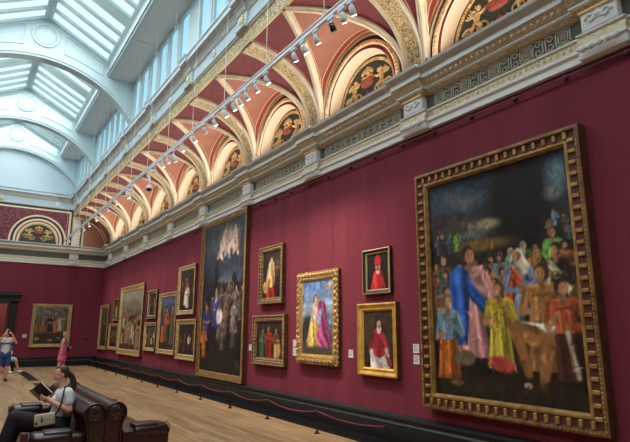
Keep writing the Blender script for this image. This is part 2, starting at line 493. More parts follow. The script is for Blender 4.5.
def groin_mesh(sg):
    b = MB(); rows = []
    prof = [(-0.085, 0.0), (-0.085, 0.03), (-0.06, 0.045), (-0.05, 0.03), (-0.04, 0.06), (0.0, 0.075), (0.04, 0.06), (0.05, 0.03), (0.06, 0.045), (0.085, 0.03), (0.085, 0)]
    pts = []
    for i in range(NT+1):
        t = PI/2*i/NT; x, z = cove(t); pts.append(Vector((x, sg*A*math.cos(t), z)))
    ctr = Vector((XW-D*0.75, 0, Z0-0.3))
    for i, p in enumerate(pts):
        t = (pts[min(i+1, NT)] - pts[max(i-1, 0)]).normalized()
        n = Vector((-math.cos(PI/2*i/NT), 0, -math.sin(PI/2*i/NT))); n.y = -sg*0.5*math.cos(PI/2*i/NT)
        n = (n - t*n.dot(t)).normalized(); w = t.cross(n)
        rows.append([p + w*q[0] + n*q[1] for q in prof])
    b.grid(rows)
    return b
def rib_mesh():
    # wide gilded transverse rib with cream fillets
    b = MB(); hw = 0.235
    prof = [(-hw, 0.0, 1), (-hw, 0.05, 1), (-hw+.035, 0.075, 1), (-hw+.06, 0.05, 1), (-hw+.075, 0.055, 2), (-hw+.09, 0.035, 0), (hw-.09, 0.035, 2), (hw-.075, 0.055, 1), (hw-.06, 0.05, 1), (hw-.035, 0.075, 1), (hw, 0.05, 1), (hw, 0, 1)]
    for k in range(len(prof)-1):
        rows = []
        for i in range(NT+3):
            if i < 2: x, z, nx, nz = XW, 6.0+0.15*i, -1, 0
            else:
                t = PI/2*(i-2)/NT; x, z = cove(t); nx, nz = -math.cos(t), -math.sin(t)
            rows.append([(x+nx*q[1], q[0], z+nz*q[1]) for q in (prof[k], prof[k+1])])
        b.grid(rows, prof[k][2])
    return b
def ring(b, r0, r1, x0, x1, m, n=40):
    rows = []
    for r, x in ((r0, x0), (r1, x1)):
        rows.append([(x, r, 5.98)] + [(x, r*math.cos(PI*i/n), Z0+r*math.sin(PI*i/n)) for i in range(n+1)] + [(x, -r, 5.98)])
    b.grid(rows, m)
def lunette_mesh():
    b = MB()
    ring(b, 1.335, 1.26, XW, XW-0.03, 0); ring(b, 1.26, 1.255, XW-0.03, XW+0.02, 0); ring(b, 1.255, 1.17, XW+0.02, XW+0.02, 1)
    ring(b, 1.17, 1.165, XW+0.02, XW-0.03, 2); ring(b, 1.165, 1.08, XW-0.03, XW-0.02, 2); ring(b, 1.08, 1.075, XW-0.02, XW+0.01, 2)
    ring(b, 1.075, 1.01, XW+0.01, XW+0.01, 3); ring(b, 1.01, 0.995, XW+0.01, XW-0.01, 4); ring(b, 0.995, 0.95, XW-0.01, XW+0.24, 4)
    n = 44
    for i in range(n):
        t = PI*(i+0.5)/n
        b.ell((XW-0.03, 1.122*math.cos(t), Z0+1.122*math.sin(t)), (0.02, 0.032, 0.032), 6, 4, 5)
    return b
def tympanum_mesh():
    b = MB(); n = 40; r = 0.955
    pts = [(XW+0.24, r, 5.98)] + [(XW+0.24, r*math.cos(PI*i/n), Z0+r*math.sin(PI*i/n)) for i in range(n+1)] + [(XW+0.24, -r, 5.98)]
    b.add(pts, [tuple(range(len(pts)))])
    return b
def ornament_mesh():
    b = MB(); x = XW+0.225
    Z1 = Z0+0.22
    n = 30
    for i in range(n):
        t = PI*(i+0.5)/n
        for q in (-1, 1):
            b.ell((x, 0.865*math.cos(t+q*0.0), Z0+0.865*math.sin(t)), (0.014, 0.024, 0.058), 6, 4, 0, R=Matrix.Rotation(t + q*0.6, 3, 'X'))
    for s in (-1, 1):
        for (cy, cz, R0, turns, ph) in ((0.30, -0.06, 0.17, 1.6, PI), (0.46, 0.26, 0.10, 1.4, PI*0.6), (0.60, -0.06, 0.12, 1.5, 0.2)):
            path = []
            for i in range(30):
                u = i/29; a = ph + turns*2*PI*u; r = R0*(1-0.85*u)
                path.append((x, s*(cy + r*math.cos(a)), Z1+cz+r*math.sin(a)))
            b.tube(path, [0.028*(1-0.5*i/29) for i in range(30)], 5)
        # seated winged child facing the urn: torso, head, limbs, wing
        b.ell((x, s*0.42, Z1+0.16), (0.04, 0.06, 0.11), 8, 6, 0, R=Matrix.Rotation(s*0.3, 3, 'X'))
        b.ell((x-0.01, s*0.36, Z1+0.31), (0.04, 0.05, 0.055), 8, 6)
        b.tube([(x, s*0.40, Z1+0.22), (x-0.02, s*0.30, Z1+0.20), (x-0.01, s*0.22, Z1+0.26)], [0.03, 0.026, 0.02], 6)
        b.tube([(x, s*0.44, Z1+0.08), (x-0.02, s*0.34, Z1+0.0), (x-0.01, s*0.36, Z1-0.14)], [0.045, 0.038, 0.025], 6)
        b.tube([(x, s*0.46, Z1+0.06), (x-0.02, s*0.52, Z1-0.03), (x-0.01, s*0.47, Z1-0.16)], [0.045, 0.036, 0.024], 6)
        for k in range(4):
            b.ell((x, s*(0.50+0.035*k), Z1+0.28-0.02*k), (0.012, 0.022, 0.10-0.012*k), 6, 4, 0, R=Matrix.Rotation(s*(-0.5-0.2*k), 3, 'X'))
    # urn basket of fruit in the middle
    for (zz, r) in ((0.0, 0.07), (0.03, 0.03)): b.ell((x, 0, Z1-0.05+zz), (0.03, r, 0.03), 10, 5, 1)
    b.ell((x, 0, Z1+0.17), (0.05, 0.20, 0.075), 14, 8, 1)
    b.box((x, 0, Z1+0.25), (0.06, 0.44, 0.05), 1)
    b.box((x, 0, Z1+0.31), (0.05, 0.34, 0.04), 0)
    for k in range(7):
        a = PI*(k+.5)/7
        b.ell((x-0.01, 0.15*math.cos(a), Z1+0.38+0.09*math.sin(a)), (0.03, 0.045, 0.045), 7, 5, 0)
    b.ell((x, 0, Z1+0.49), (0.02, 0.05, 0.06), 8, 6, 0); b.ell((x, 0, Z1+0.42), (0.03, 0.07, 0.07), 8, 6, 0)
    return b
bay = vault_bay().build('vault', VM, ceiling, True)
gr = [groin_mesh(s).build('groin_rib', 'rib_tan', bay, True) for s in (1, -1)]
lun = lunette_mesh().build('lunette', ['rib_tan', 'charcoal_band', 'cream_paint', 'brick_red', 'cream_paint', 'ornament_gold'], ceiling)
tym = tympanum_mesh().build('tympanum', 'lunette_green', lun)
orn = ornament_mesh().build('relief_ornament', ['ornament_gold', 'urn_red'], lun, True)
rib = rib_mesh().build('transverse_rib', ['gilt_scroll', 'stone_cream', 'gilt_bright'], ceiling)
bays = [(PY[i]+PY[i+1])/2 for i in range(1, len(PY)-1)]
for i, y in enumerate(bays):
    for o in (bay, lun):
        c = o if i == 0 else copy_tree(o, ceiling)
        c.location = (0, y, 0)
for i, y in enumerate(PY[1:]):
    c = rib if i == 0 else copy_tree(rib, ceiling)
    c.location = (0, y, 0)
# short plain end bay between the last pier and the end wall, and the unseen run behind the camera
def plain_cove(b, y0, y1, m):
    rows = [[(x, y, z) for y in (y0, y1)] for x, z in [(XW, 5.98)] + [cove(PI/2*i/NT) for i in range(NT+1)]]
    b.grid(rows, m)
b = MB(); plain_cove(b, PY[-1], YE, 0); b.build('end_bay', 'salmon', ceiling, True)
b = MB(); plain_cove(b, YB, PY[1], 0); b.build('rear_bay', 'salmon', ceiling, True)
b = MB(); rows = [[(2*XC-x, y, z) for y in (YB, YE)] for x, z in [(XW, 5.98)] + [cove(PI/2*i/NT) for i in range(NT+1)]]; b.grid(rows); b.build('left_cove', 'salmon', ceiling, True)

# gilded cornice and white frieze above the cove
UP = [((XG,ZG),(XG-.03,ZG-.01),3),((XG-.03,ZG-.01),(XG-.045,ZG+.03),3),((XG-.045,ZG+.03),(XG-.03,ZG+.05),3),((XG-.03,ZG+.05),(XG-.07,ZG+.27),1),((XG-.07,ZG+.27),(XG-.10,ZG+.29),3),((XG-.10,ZG+.29),(XG-.10,ZG+.31),0),
      ((XG-.10,ZG+.31),(XG-.13,ZG+.34),0),((XG-.13,ZG+.34),(XG-.13,ZG+.38),0),((XG-.13,ZG+.38),(XG-.09,ZG+.40),0),((XG-.09,ZG+.40),(XG-.09,ZG+.68),4),((XG-.09,ZG+.68),(XG-.12,ZG+.70),0),((XG-.12,ZG+.70),(XG-.16,ZG+.80),2),
      ((XG-.16,ZG+.80),(XG-.18,ZG+.81),0),((XG-.18,ZG+.81),(XG-.18,ZG+.84),0),((XG-.18,ZG+.84),(XG-.26,ZG+.90),2),((XG-.26,ZG+.90),(XG-.29,ZG+.91),2),((XG-.29,ZG+.91),(XG-.29,ZG+1.02),0),((XG-.29,ZG+1.02),(XG-.32,ZG+1.06),0),
      ((XG-.32,ZG+1.06),(XG-.32,ZG+1.10),0),((XG-.32,ZG+1.10),(XV,ZG+1.14),0)]
UM = ['plaster_blue', 'gilt_scroll', 'stone_grey_shade', 'gilt_bright', 'plaster_blue']  # grey undersides of the upper cornice: their shade is put into the colour
b = MB()
for p, q, m in UP: b.extrude([p, q], 'y', YB, YE, m)
up = struct(b.build('trim_7', UM))
b = MB()
for p, q, m in UP: b.extrude([(2*XC-p[0], p[1]), (2*XC-q[0], q[1])], 'y', YB, YE, m)
struct(b.build('trim_8', UM))
b = MB()
for p, q, m in UP:
    if p[1] > ZG+0.3: b.extrude([(YE-(XG-p[0])+0.07, p[1]), (YE-(XG-q[0])+0.07, q[1])], 'x', XL+D, XG, m)
up_end = struct(b.build('trim_9', UM))
# breaks and shields / rosettes on the upper frieze
def upbreak():
    b = MB(); w = 0.22
    for p, q, m in UP[6:-1]:
        P = [(p[0]-XG-0.05, p[1]), (q[0]-XG-0.05, q[1])]
        b.extrude(P, 'y', -w, w, m)
        for s in (-1, 1):
            b.quad((P[0][0], s*w, P[0][1]), (P[1][0], s*w, P[1][1]), (P[1][0]+.07, s*w, P[1][1]), (P[0][0]+.07, s*w, P[0][1]), m)
    return b
def shield():
    b = MB(); z = ZG+0.54
    b.ell((-0.15, 0, z), (0.04, 0.08, 0.10), 12, 8)
    for k in range(8):
        a = 2*PI*k/8; b.ell((-0.15, 0.085*math.cos(a), z+0.10*math.sin(a)), (0.03, 0.035, 0.035), 6, 5)
    return b
def rosette():
    b = MB(); z = ZG+0.54
    b.ell((-0.12, 0, z), (0.04, 0.035, 0.035), 8, 6)
    for k in range(6):
        a = 2*PI*k/6; b.ell((-0.11, 0.07*math.cos(a), z+0.07*math.sin(a)), (0.025, 0.045, 0.045), 8, 5)
    return b
ub = upbreak().build('break', UM, up); sh = shield().build('gilded_shield', 'shield_gilt', ub, True); ro = rosette().build('rosette', 'plaster_white', up, True)
for i, y in enumerate(PY[1:]):
    c = ub if i == 0 else copy_tree(ub, up); c.location = (XG, y, 0)
for i, y in enumerate(bays):
    c = ro if i == 0 else copy_tree(ro, up); c.location = (XG, y, 0)
for x in (0.9, 3.4):
    c = copy_tree(sh if x < 1 else ro, up_end); c.location = (x, YE+0.07, 0); c.rotation_euler = (0, 0, PI/2)

# ------------------------------------------------------------------ end wall decoration between the two cornices
def end_lunette(xc, nm):
    b = MB(); y = YE-0.02
    for (r0, r1, d, m) in ((1.30,1.22,0.05,0),(1.22,1.21,0.02,0),(1.21,1.10,0.02,1),(1.10,1.095,0.04,0),(1.095,1.0,0.04,0),(1.0,0.94,0.02,2),(0.94,0.86,0.03,0),(0.86,0.855,0.0,0)):
        rows = [[(xc+r*math.cos(PI*i/40), y-d, 6.2+r*math.sin(PI*i/40)) for i in range(41)] for r in (r0, r1)]
        rows = [[(q[0][0], q[0][1], 5.98)] + q + [(q[-1][0], q[-1][1], 5.98)] for q in rows]
        b.grid(rows, m)
    o = b.build('lunette', ['cream_paint', 'charcoal_band', 'brick_red'], wall_end)
    b = MB(); pts = [(xc+0.87*math.cos(PI*i/40), y+0.001, 6.2+0.87*math.sin(PI*i/40)) for i in range(41)]
    pts = [(pts[0][0], pts[0][1], 5.98)] + pts + [(pts[-1][0], pts[-1][1], 5.98)]
    b.add(pts, [tuple(range(43))]); b.build('tympanum', 'lunette_green', o)
    b = MB(); src = ornament_mesh()
    b.v = [(xc - q[1]*0.96, y-0.005+(q[0]-(XW+0.225)), 6.2+(q[2]-Z0)*0.96) for q in src.v]; b.f = src.f; b.m = src.m
    b.build('relief_ornament', ['ornament_gold', 'urn_red'], o, True)
end_lunette(2.70, 0); end_lunette(2*XC-2.70, 0)
b = MB()
b.box((XC, YE-0.008, 6.98), (2*(4.16-XC), 0.016, 1.75), 0)
for s in (-1, 1): b.box((XC+s*(4.20-XC), YE-0.015, 6.9), (0.10, 0.03, 1.9), 1); b.box((XC+s*(4.10-XC), YE-0.015, 6.9), (0.09, 0.03, 1.75), 2)
b.box((XC, YE-0.015, 7.90), (2*(4.25-XC), 0.03, 0.10), 1); b.box((XC, YE-0.015, 7.81), (2*(4.15-XC), 0.03, 0.08), 2)
b.box((XC+4.45-XC, YE-0.03, 6.9), (0.36, 0.06, 1.95), 3)
b.build('spandrel_panel', ['maroon_damask', 'charcoal_band', 'cream_paint', 'stone_cream'], wall_end)
# quarter panel closing the cove at the end wall
b = MB(); y = YE-0.02
def qarc(k): return [(XW-0.02 - (D-0.55)*k*(1-math.cos(t)), 6.0 + (HC+0.22)*k*math.sin(t)+0.0) for t in [PI/2*i/24 for i in range(25)]]
a1 = qarc(1.0)
b.add([(XW-0.02-(D-0.55), y, 6.0)] + [(x, y, z) for x, z in a1], [tuple(range(26))], 0)
for (k0, k1, m) in ((1.04, 0.97, 2), (0.97, 0.88, 1), (0.88, 0.82, 2)):
    r0 = [(XW-0.02-(XW-0.02-x)*1.0 - (1-k0)*0.5*(math.sin(i/24*PI/2)*0+1)*1, y-0.012, z-(1-k0)*0.8*math.sin(i/24*PI/2)) for i, (x, z) in enumerate(a1)]
    r1 = [(XW-0.02-(XW-0.02-x)*1.0 - (1-k1)*0.5*1, y-0.012, z-(1-k1)*0.8*math.sin(i/24*PI/2)) for i, (x, z) in enumerate(a1)]
    b.grid([r0, r1], m)
b.box((4.70, y-0.01, 6.78), (0.05, 0.02, 1.55), 1)
b.build('quarter_panel', ['salmon', 'charcoal_band', 'cream_paint'], wall_end)

# ------------------------------------------------------------------ clerestory, soffit, skylight
TY = [PY[i] for i in (1, 3, 7, 9)] + [YE-0.1]       # arched roof ribs
mat('sky_pane', L3(60, 70, 74), 0.5, 0, 0.3, (0.33, 0.63, 0.78, 1), 1.0)
mat('roof_pane', L3(60, 70, 74), 0.5, 0, 0.2, (0.70, 0.93, 1.0, 1), 1.0)
wn = 0
ZW0, ZW1 = ZG+1.30, ZS-0.12
def clerestory(side, name_i, y0, y1, npane, detail=True):
    X = XV if side > 0 else 2*XC-XV
    b = MB()
    g = 0.26; pit = (y1-y0-2*g)/npane; pw = 0.70*pit
    # wall band below and above the openings, piers between them
    b.box((X+side*0.13, (y0+y1)/2, (ZG+1.1+ZW0)/2), (0.26, y1-y0, ZW0-ZG-1.1)); b.box((X+side*0.13, (y0+y1)/2, (ZS+ZW1)/2), (0.26, y1-y0, ZS-ZW1))
    b.box((X-side*0.03, (y0+y1)/2, ZW0-0.03), (0.10, y1-y0-0.5, 0.05))
    edges = [y0]
    for i in range(npane):
        c = y0+g+pit*(i+.5); edges += [c-pw/2, c+pw/2]
    edges.append(y1)
    for i in range(0, len(edges), 2):
        a, e = edges[i], edges[i+1]
        b.box((X+side*0.11, (a+e)/2, (ZW0+ZW1)/2), (0.22, e-a, ZW1-ZW0))
        if detail and i not in (0, len(edges)-2): b.box((X-side*0.01, (a+e)/2, (ZW0+ZW1)/2), (0.03, (e-a)*0.4, ZW1-ZW0))
    o = struct(b.build('window_%d' % name_i, 'roof_white'))
    b = MB()
    for i in range(npane):
        c = y0+g+pit*(i+.5)
        b.quad((X+side*0.07, c-pw/2, ZW0), (X+side*0.07, c+pw/2, ZW0), (X+side*0.07, c+pw/2, ZW1), (X+side*0.07, c-pw/2, ZW1))
    b.build('pane', 'sky_pane', o)
    return o
spans = [(YB, TY[0])] + [(TY[i], TY[i+1]) for i in range(len(TY)-1)]
WY = [YB] + [PY[i] for i in (1, 3, 5, 7, 9)] + [YE-0.1]
for (a, e) in zip(WY[:-1], WY[1:]):
    n = max(3, round((e-a)/1.02))
    for s in (1, -1):
        wn += 1; clerestory(s, wn, a, e, n, s > 0)
b = MB()
for s in (1, -1):
    xa, xb = (XV+0.3, XS) if s > 0 else (2*XC-XV-0.3, 2*XC-XS)
    b.box(((xa+xb)/2, (YB+YE)/2, ZS+0.03), (abs(xa-xb), YE-YB, 0.06))
    X = XS if s > 0 else 2*XC-XS
    b.box((X+s*0.05, (YB+YE)/2, (ZS+ZK)/2+0.03), (0.10, YE-YB, ZK-ZS+0.10), 1)
    b.box((X-s*0.02, (YB+YE)/2, ZS+0.10), (0.06, YE-YB, 0.08), 1); b.box((X-s*0.03, (YB+YE)/2, ZK-0.05), (0.07, YE-YB, 0.07), 1)
    for y in PY: b.box(((xa+xb)/2, y, ZS-0.005), (abs(xa-xb), 0.05, 0.02))
b.build('soffit', ['soffit_grey', 'roof_white'], ceiling)
# skylight: bright panes between slats that run down the slope
def skylight(side, idx, y0, y1):
    def pt(u, y, dz=0):
        x = XC + side*(XS-XC)*u; z = ZR + (ZK-ZR)*u
        return (x, y, z+dz)
    b = MB(); pan = MB()
    segs = []; cuts = [y0] + [q for q in PY if y0+1.2 < q < y1-1.2] + [y1]
    def half(a, e):
        m0 = 0.24; L = e-a-m0-0.20; n = max(2, round(L/0.62)); pit = L/n
        return [(a+m0+pit*i+0.07, a+m0+pit*(i+1)-0.07) for i in range(n)]
    for a, e in zip(cuts[:-1], cuts[1:]): segs += half(a, e)
    edges = [y0] + [q for s in segs for q in s] + [y1]
    for i in range(0, len(edges), 2):
        a, e = edges[i], edges[i+1]
        p = [pt(0.02, a), pt(1, a), pt(1, e), pt(0.02, e)]; q = [pt(0.02, a, -0.10), pt(1, a, -0.10), pt(1, e, -0.10), pt(0.02, e, -0.10)]
        b.add(p+q, [(0,1,2,3),(7,6,5,4),(0,4,5,1),(1,5,6,2),(2,6,7,3),(3,7,4,0)], 0)
    # ridge and eave rails
    for (u0, u1, d) in ((0.0, 0.06, -0.12), (0.95, 1.0, -0.12)):
        p = [pt(u0, y0), pt(u1, y0), pt(u1, y1), pt(u0, y1)]; q = [pt(u0, y0, d), pt(u1, y0, d), pt(u1, y1, d), pt(u0, y1, d)]
        b.add(p+q, [(0,1,2,3),(7,6,5,4),(0,4,5,1),(1,5,6,2),(2,6,7,3),(3,7,4,0)], 0)
    o = struct(b.build('window_%d' % idx, 'roof_white'))
    for (a, e) in segs: pan.quad(pt(0.02, a, 0.0), pt(1, a, 0.0), pt(1, e, 0.0), pt(0.02, e, 0.0))
    pan.build('pane', 'roof_pane', o)
for (a, e) in spans:
    for s in (1, -1):
        wn += 1; skylight(s, wn, a, e)
# arched ribs of the roof
RA = 3.71; ZCR = 10.74
def arch_pts(x0, x1, n, R=RA): return [(XC+u, ZCR-RA+math.sqrt(max(0, R*R-u*u))) for u in np.linspace(x0, x1, n)]
def roof_arch():
    b = MB(); th = 0.16
    xr = 3.02; n = 41
    lower = arch_pts(-xr, xr, n)
    def top(x):
        u = abs(x-XC)
        if u <= XS-XC: return ZR - (ZR-ZK)*u/(XS-XC) - 0.02
        return ZS-0.0
    xs = sorted(set([round(p[0], 4) for p in lower] + [round(XC+XS-XC, 4), round(XC-(XS-XC), 4), round(XS+0.001, 4), round(2*XC-XS-0.001, 4)]))
    def low(x): return ZCR-RA+math.sqrt(max(0, RA*RA-(x-XC)**2))
    for i in range(len(xs)-1):
        a, e = xs[i], xs[i+1]
        za, ze = (top(a), top(e))
        if a >= XS-1e-6 or e <= 2*XC-XS+1e-6: za = ze = ZS
        for sg in (-1, 1):
            b.quad((a, sg*th, low(a)), (e, sg*th, low(e)), (e, sg*th, ze), (a, sg*th, za))
    # archivolt: thicker moulded band along the curve
    prof = [(0.24, th), (0.24, th+.03), (0.16, th+.03), (0.14, th+.06), (0.05, th+.06), (0.03, th+.03), (-0.03, th+.03), (-0.03, -th-.03), (0.03, -th-.03), (0.05, -th-.06), (0.14, -th-.06), (0.16, -th-.03), (0.24, -th-.03), (0.24, -th)]
    rows = []
    for x in np.linspace(-xr, xr, n):
        z = math.sqrt(RA*RA-x*x); rows.append([(XC + x*(RA+q[0])/RA, q[1], ZCR-RA + z*(RA+q[0])/RA) for q in prof])
    b.grid(rows)
    # raised panel line in the spandrels
    for sg in (-1, 1):
        for s in (-1, 1):
            pts = [(XC+s*0.62, sg*(th+.01), 11.35), (XC+s*0.62, sg*(th+.01), 11.75), (XC+s*1.9, sg*(th+.01), 11.10), (XC+s*1.9, sg*(th+.01), 10.50)]
            arc = [(XC+s*u, sg*(th+.01), ZCR-RA+math.sqrt((RA+.36)**2-u*u)) for u in np.linspace(1.9, 0.62, 8)]
            b.tube(pts[1:3] + arc, 0.022, 5, closed=True)
    return b
def medal():
    b = MB()
    for sg in (-1, 1):
        b.tube([(XC+0.40*math.cos(a), sg*0.17, 11.55+0.40*math.sin(a)) for a in np.linspace(0, 2*PI, 33)[:-1]], 0.045, 6, closed=True)
        b.tube([(XC+0.30*math.cos(a), sg*0.165, 11.55+0.30*math.sin(a)) for a in np.linspace(0, 2*PI, 33)[:-1]], 0.02, 6, closed=True)
    return b
ra = roof_arch().build('roof_arch', 'roof_white', ceiling); md = medal().build('medallion', 'roof_white', ra, True)
for i, y in enumerate(TY):
    c = ra if i == 0 else copy_tree(ra, ceiling); c.location = (0, y, 0)
# roof ridge cap behind everything (keeps the sky out)
b = MB(); b.box((XC, YB, 11.6), (8, 0.1, 2)); b.build('gable_end', 'roof_white', ceiling)
# floor grilles along the middle of the hall
b0 = None
for i, (ya, yb) in enumerate(((21.3, 25.9), (17.9, 20.1), (12.6, 14.8))):
    b = MB(); b.box((2.37, (ya+yb)/2, 0.006), (0.32, yb-ya, 0.012))
    for x in np.linspace(2.24, 2.50, 7): b.box((x, (ya+yb)/2, 0.014), (0.014, yb-ya, 0.008))
    struct(b.build('floor_grille', 'black_grille', floor))
# ------------------------------------------------------------------ painted canvases
class Canvas:
    def __init__(s, w, h, nx, nz, bg, seed):
        s.w, s.h, s.nx, s.nz = w, h, nx, nz
        s.rs = np.random.RandomState(seed)
        u = np.linspace(0, 1, nx); v = np.linspace(0, 1, nz)
        s.U, s.V = np.meshgrid(u, v); s.X = s.U*w/h; s.Z = s.V; s.a = w/h
        s.col = np.zeros((nz, nx, 3))
        vs = [q[0] for q in bg]; cs = np.array([q[1] for q in bg], float)
        for k in range(3): s.col[..., k] = np.interp(s.V, vs, cs[:, k])
        s.mottle(0.25, 4); s.mottle(0.18, 11)
    def noise(s, f):
        n = np.zeros_like(s.X)
        for _ in range(7):
            a = s.rs.uniform(0, 2*PI); p = s.rs.uniform(0, 2*PI); q = f*s.rs.uniform(.6, 1.5)
            n += np.sin((s.X*math.cos(a)+s.Z*math.sin(a))*q*2*PI + p + 1.3*np.sin(s.X*q*3+p))
        return n/4.5
    def mottle(s, amt, f): s.col *= (1 + amt*s.noise(f))[..., None]
    def blend(s, mask, c, tex=0.15, f=14):
        c = np.asarray(c, float)[None, None, :]*(1+tex*s.noise(f))[..., None]
        s.col = s.col*(1-mask[..., None]) + c*mask[..., None]
    def ell(s, x, z, rx, rz, c, rot=0.0, soft=0.25, op=1.0, tex=0.15):
        dx, dz = s.X-x, s.Z-z; cr, sr = math.cos(rot), math.sin(rot)
        d = np.sqrt(((dx*cr+dz*sr)/rx)**2 + ((-dx*sr+dz*cr)/rz)**2)
        s.blend(np.clip((1+soft/2-d)/soft, 0, 1)*op, c, tex)
    def cap(s, x0, z0, x1, z1, r0, r1, c, soft=0.012, folds=0.0, tex=0.12):
        dx, dz = x1-x0, z1-z0; L2 = dx*dx+dz*dz+1e-9
        t = np.clip(((s.X-x0)*dx+(s.Z-z0)*dz)/L2, 0, 1)
        px, pz = s.X-(x0+t*dx), s.Z-(z0+t*dz)
        d = np.sqrt(px*px+pz*pz); r = r0+(r1-r0)*t
        m = np.clip((r-d)/soft+.5, 0, 1)
        cc = np.asarray(c, float)
        if folds:
            side = (px*dz-pz*dx)/math.sqrt(L2)/np.maximum(r, 1e-4)
            k = 1+folds*np.sin(side*5.0+3*t+s.rs.uniform(0, 6))+0.25*side*-1
            col = cc[None, None, :]*k[..., None]*(1+tex*s.noise(12))[..., None]
            s.col = s.col*(1-m[..., None])+col*m[..., None]
        else: s.blend(m, cc, tex)
    def robe(s, x, z, h, t0, t1, w0, w1, c, lean, amp=.2, freq=7.0, dx=0.0):
        t = (s.Z-z)/h; u = np.clip((t-t0)/(t1-t0), 0, 1)
        hw = (w0+(w1-w0)*u**.8)*h; xc = x+dx*h+lean*h*t
        side = (s.X-xc)/hw
        m = np.clip((1-np.abs(side))*hw/.008, 0, 1)*np.clip((t-t0)*h/.006, 0, 1)*np.clip((t1-t)*h/.010, 0, 1)
        ph = s.rs.uniform(0, 6)
        k = 1.02-.30*side-.18*side*side+amp*np.sin(side*freq+ph+2.2*t+.6*np.sin(t*9+ph))+.12*np.sin(side*freq*2.3+5*t)
        col = np.asarray(c, float)[None, None, :]*np.clip(k, .3, 1.5)[..., None]
        s.col = s.col*(1-m[..., None])+col*m[..., None]
    def person(s, x, z, h, robe, skin=(178, 128, 92), hair=(60, 42, 30), cloak=None, lean=0.0, wide=1.15, skirt=None, veil=None, face=0):
        lean = lean+s.rs.uniform(-.10, .10); q = wide; sgn = 1 if s.rs.rand() < .5 else -1; hx = x+lean*h*.8
        s.robe(x, z, h, .0, .50, .165*q, .12*q, skirt or robe, lean)
        s.robe(x, z, h, .44, .77, .125*q, .10*q, robe, lean, .14)
        s.cap(x-.10*h*q+lean*h*.7, z+.72*h, x+.10*h*q+lean*h*.7, z+.72*h, .055*h, .055*h, robe, folds=.1)
        if cloak:
            s.robe(x, z, h, .10, .76, .07*q, .075*q, cloak, lean, .25, dx=-.10*q)
            s.cap(x-.08*h*q+lean*h*.7, z+.70*h, x+.13*h*q+.4*lean*h, z+.40*h, .06*h, .05*h, cloak, folds=.2)
        for sg in (sgn, -sgn):
            ez = .50+s.rs.uniform(-.03, .05); wz = ez+s.rs.uniform(-.06, .12); wx = s.rs.uniform(-.06, .10)
            s.cap(x+sg*.125*h*q+lean*h*.7, z+.70*h, x+sg*.17*h*q+.5*lean*h, z+ez*h, .045*h, .040*h, robe, folds=.15)
            s.cap(x+sg*.17*h*q+.5*lean*h, z+ez*h, x+sg*wx*h+.5*lean*h, z+wz*h, .036*h, .026*h, robe if s.rs.rand() < .6 else skin)
            s.ell(x+sg*wx*h+.5*lean*h, z+wz*h, .026*h, .022*h, skin)
        s.cap(hx, z+.74*h, hx, z+.80*h, .032*h, .03*h, tuple(.8*v for v in skin))
        s.ell(hx-.012*h*sgn, z+.89*h, .070*h, .082*h, veil or hair)
        if veil: s.cap(hx, z+.87*h, hx-.05*h*sgn, z+.74*h, .065*h, .08*h, veil, folds=.15)
        s.ell(hx+.014*h*sgn, z+.868*h, .050*h, .064*h, skin); s.ell(hx+.032*h*sgn, z+.858*h, .024*h, .040*h, tuple(min(250, 1.12*v) for v in skin), soft=.8)
        s.ell(hx+.032*h*sgn, z+.88*h, .008*h, .006*h, hair); s.ell(hx-.004*h*sgn, z+.88*h, .008*h, .006*h, hair)
    def strokes(s, n, size=.03, amp=.45, zlo=0, zhi=1):
        for _ in range(n):
            x, z = s.rs.uniform(0, s.a), s.rs.uniform(zlo, zhi); j = min(s.nx-1, int(x/s.a*s.nx)); i = min(s.nz-1, int(z*s.nz))
            c0 = s.col[i, j]*s.rs.uniform(1-amp, 1+amp); an = s.rs.normal(PI/2, .7); ln = size*s.rs.uniform(.4, 1.3); w = size*s.rs.uniform(.12, .35)
            m = int(1+(ln+w)*s.nz); k = int(1+(ln+w)/s.a*s.nx)
            sl = (slice(max(0, i-m), i+m+1), slice(max(0, j-k), j+k+1))
            dx, dz = s.X[sl]-x, s.Z[sl]-z; al = dx*math.cos(an)+dz*math.sin(an); ac = -dx*math.sin(an)+dz*math.cos(an)+.15*al*al/size
            d = np.sqrt((al/ln)**2+(ac/w)**2); q = np.clip(1.2-d, 0, .75)[..., None]
            s.col[sl] = s.col[sl]*(1-q)+c0*q
    def head(s, x, z, r, skin, hair):
        s.ell(x, z+.3*r, 1.1*r, 1.15*r, hair); s.ell(x+.1*r, z, .75*r, .95*r, skin)
        s.cap(x-1.4*r, z-2.2*r, x+1.4*r, z-2.2*r, 1.1*r, 1.1*r, hair, tex=.3)
    def mesh(s, y):
        me = bpy.data.meshes.new('canvas')
        xs = (s.U-.5)*s.w; zs = (s.V-.5)*s.h
        co = np.stack([xs, np.full_like(xs, y), zs], -1).reshape(-1, 3)
        nx, nz = s.nx, s.nz
        i = np.arange((nz-1)*(nx-1)); r, c = i//(nx-1), i % (nx-1); a = r*nx+c
        F = np.stack([a, a+1, a+1+nx, a+nx], -1)
        me.from_pydata(co.tolist(), [], F.tolist())
        at = me.color_attributes.new('paint', 'FLOAT_COLOR', 'POINT')
        rgba = np.ones((nx*nz, 4)); rgba[:, :3] = lin(np.clip(s.col, 4, 250)).reshape(-1, 3)
        at.data.foreach_set('color', rgba.ravel())
        me.materials.append(M['oil_paint']); me.update()
        return me

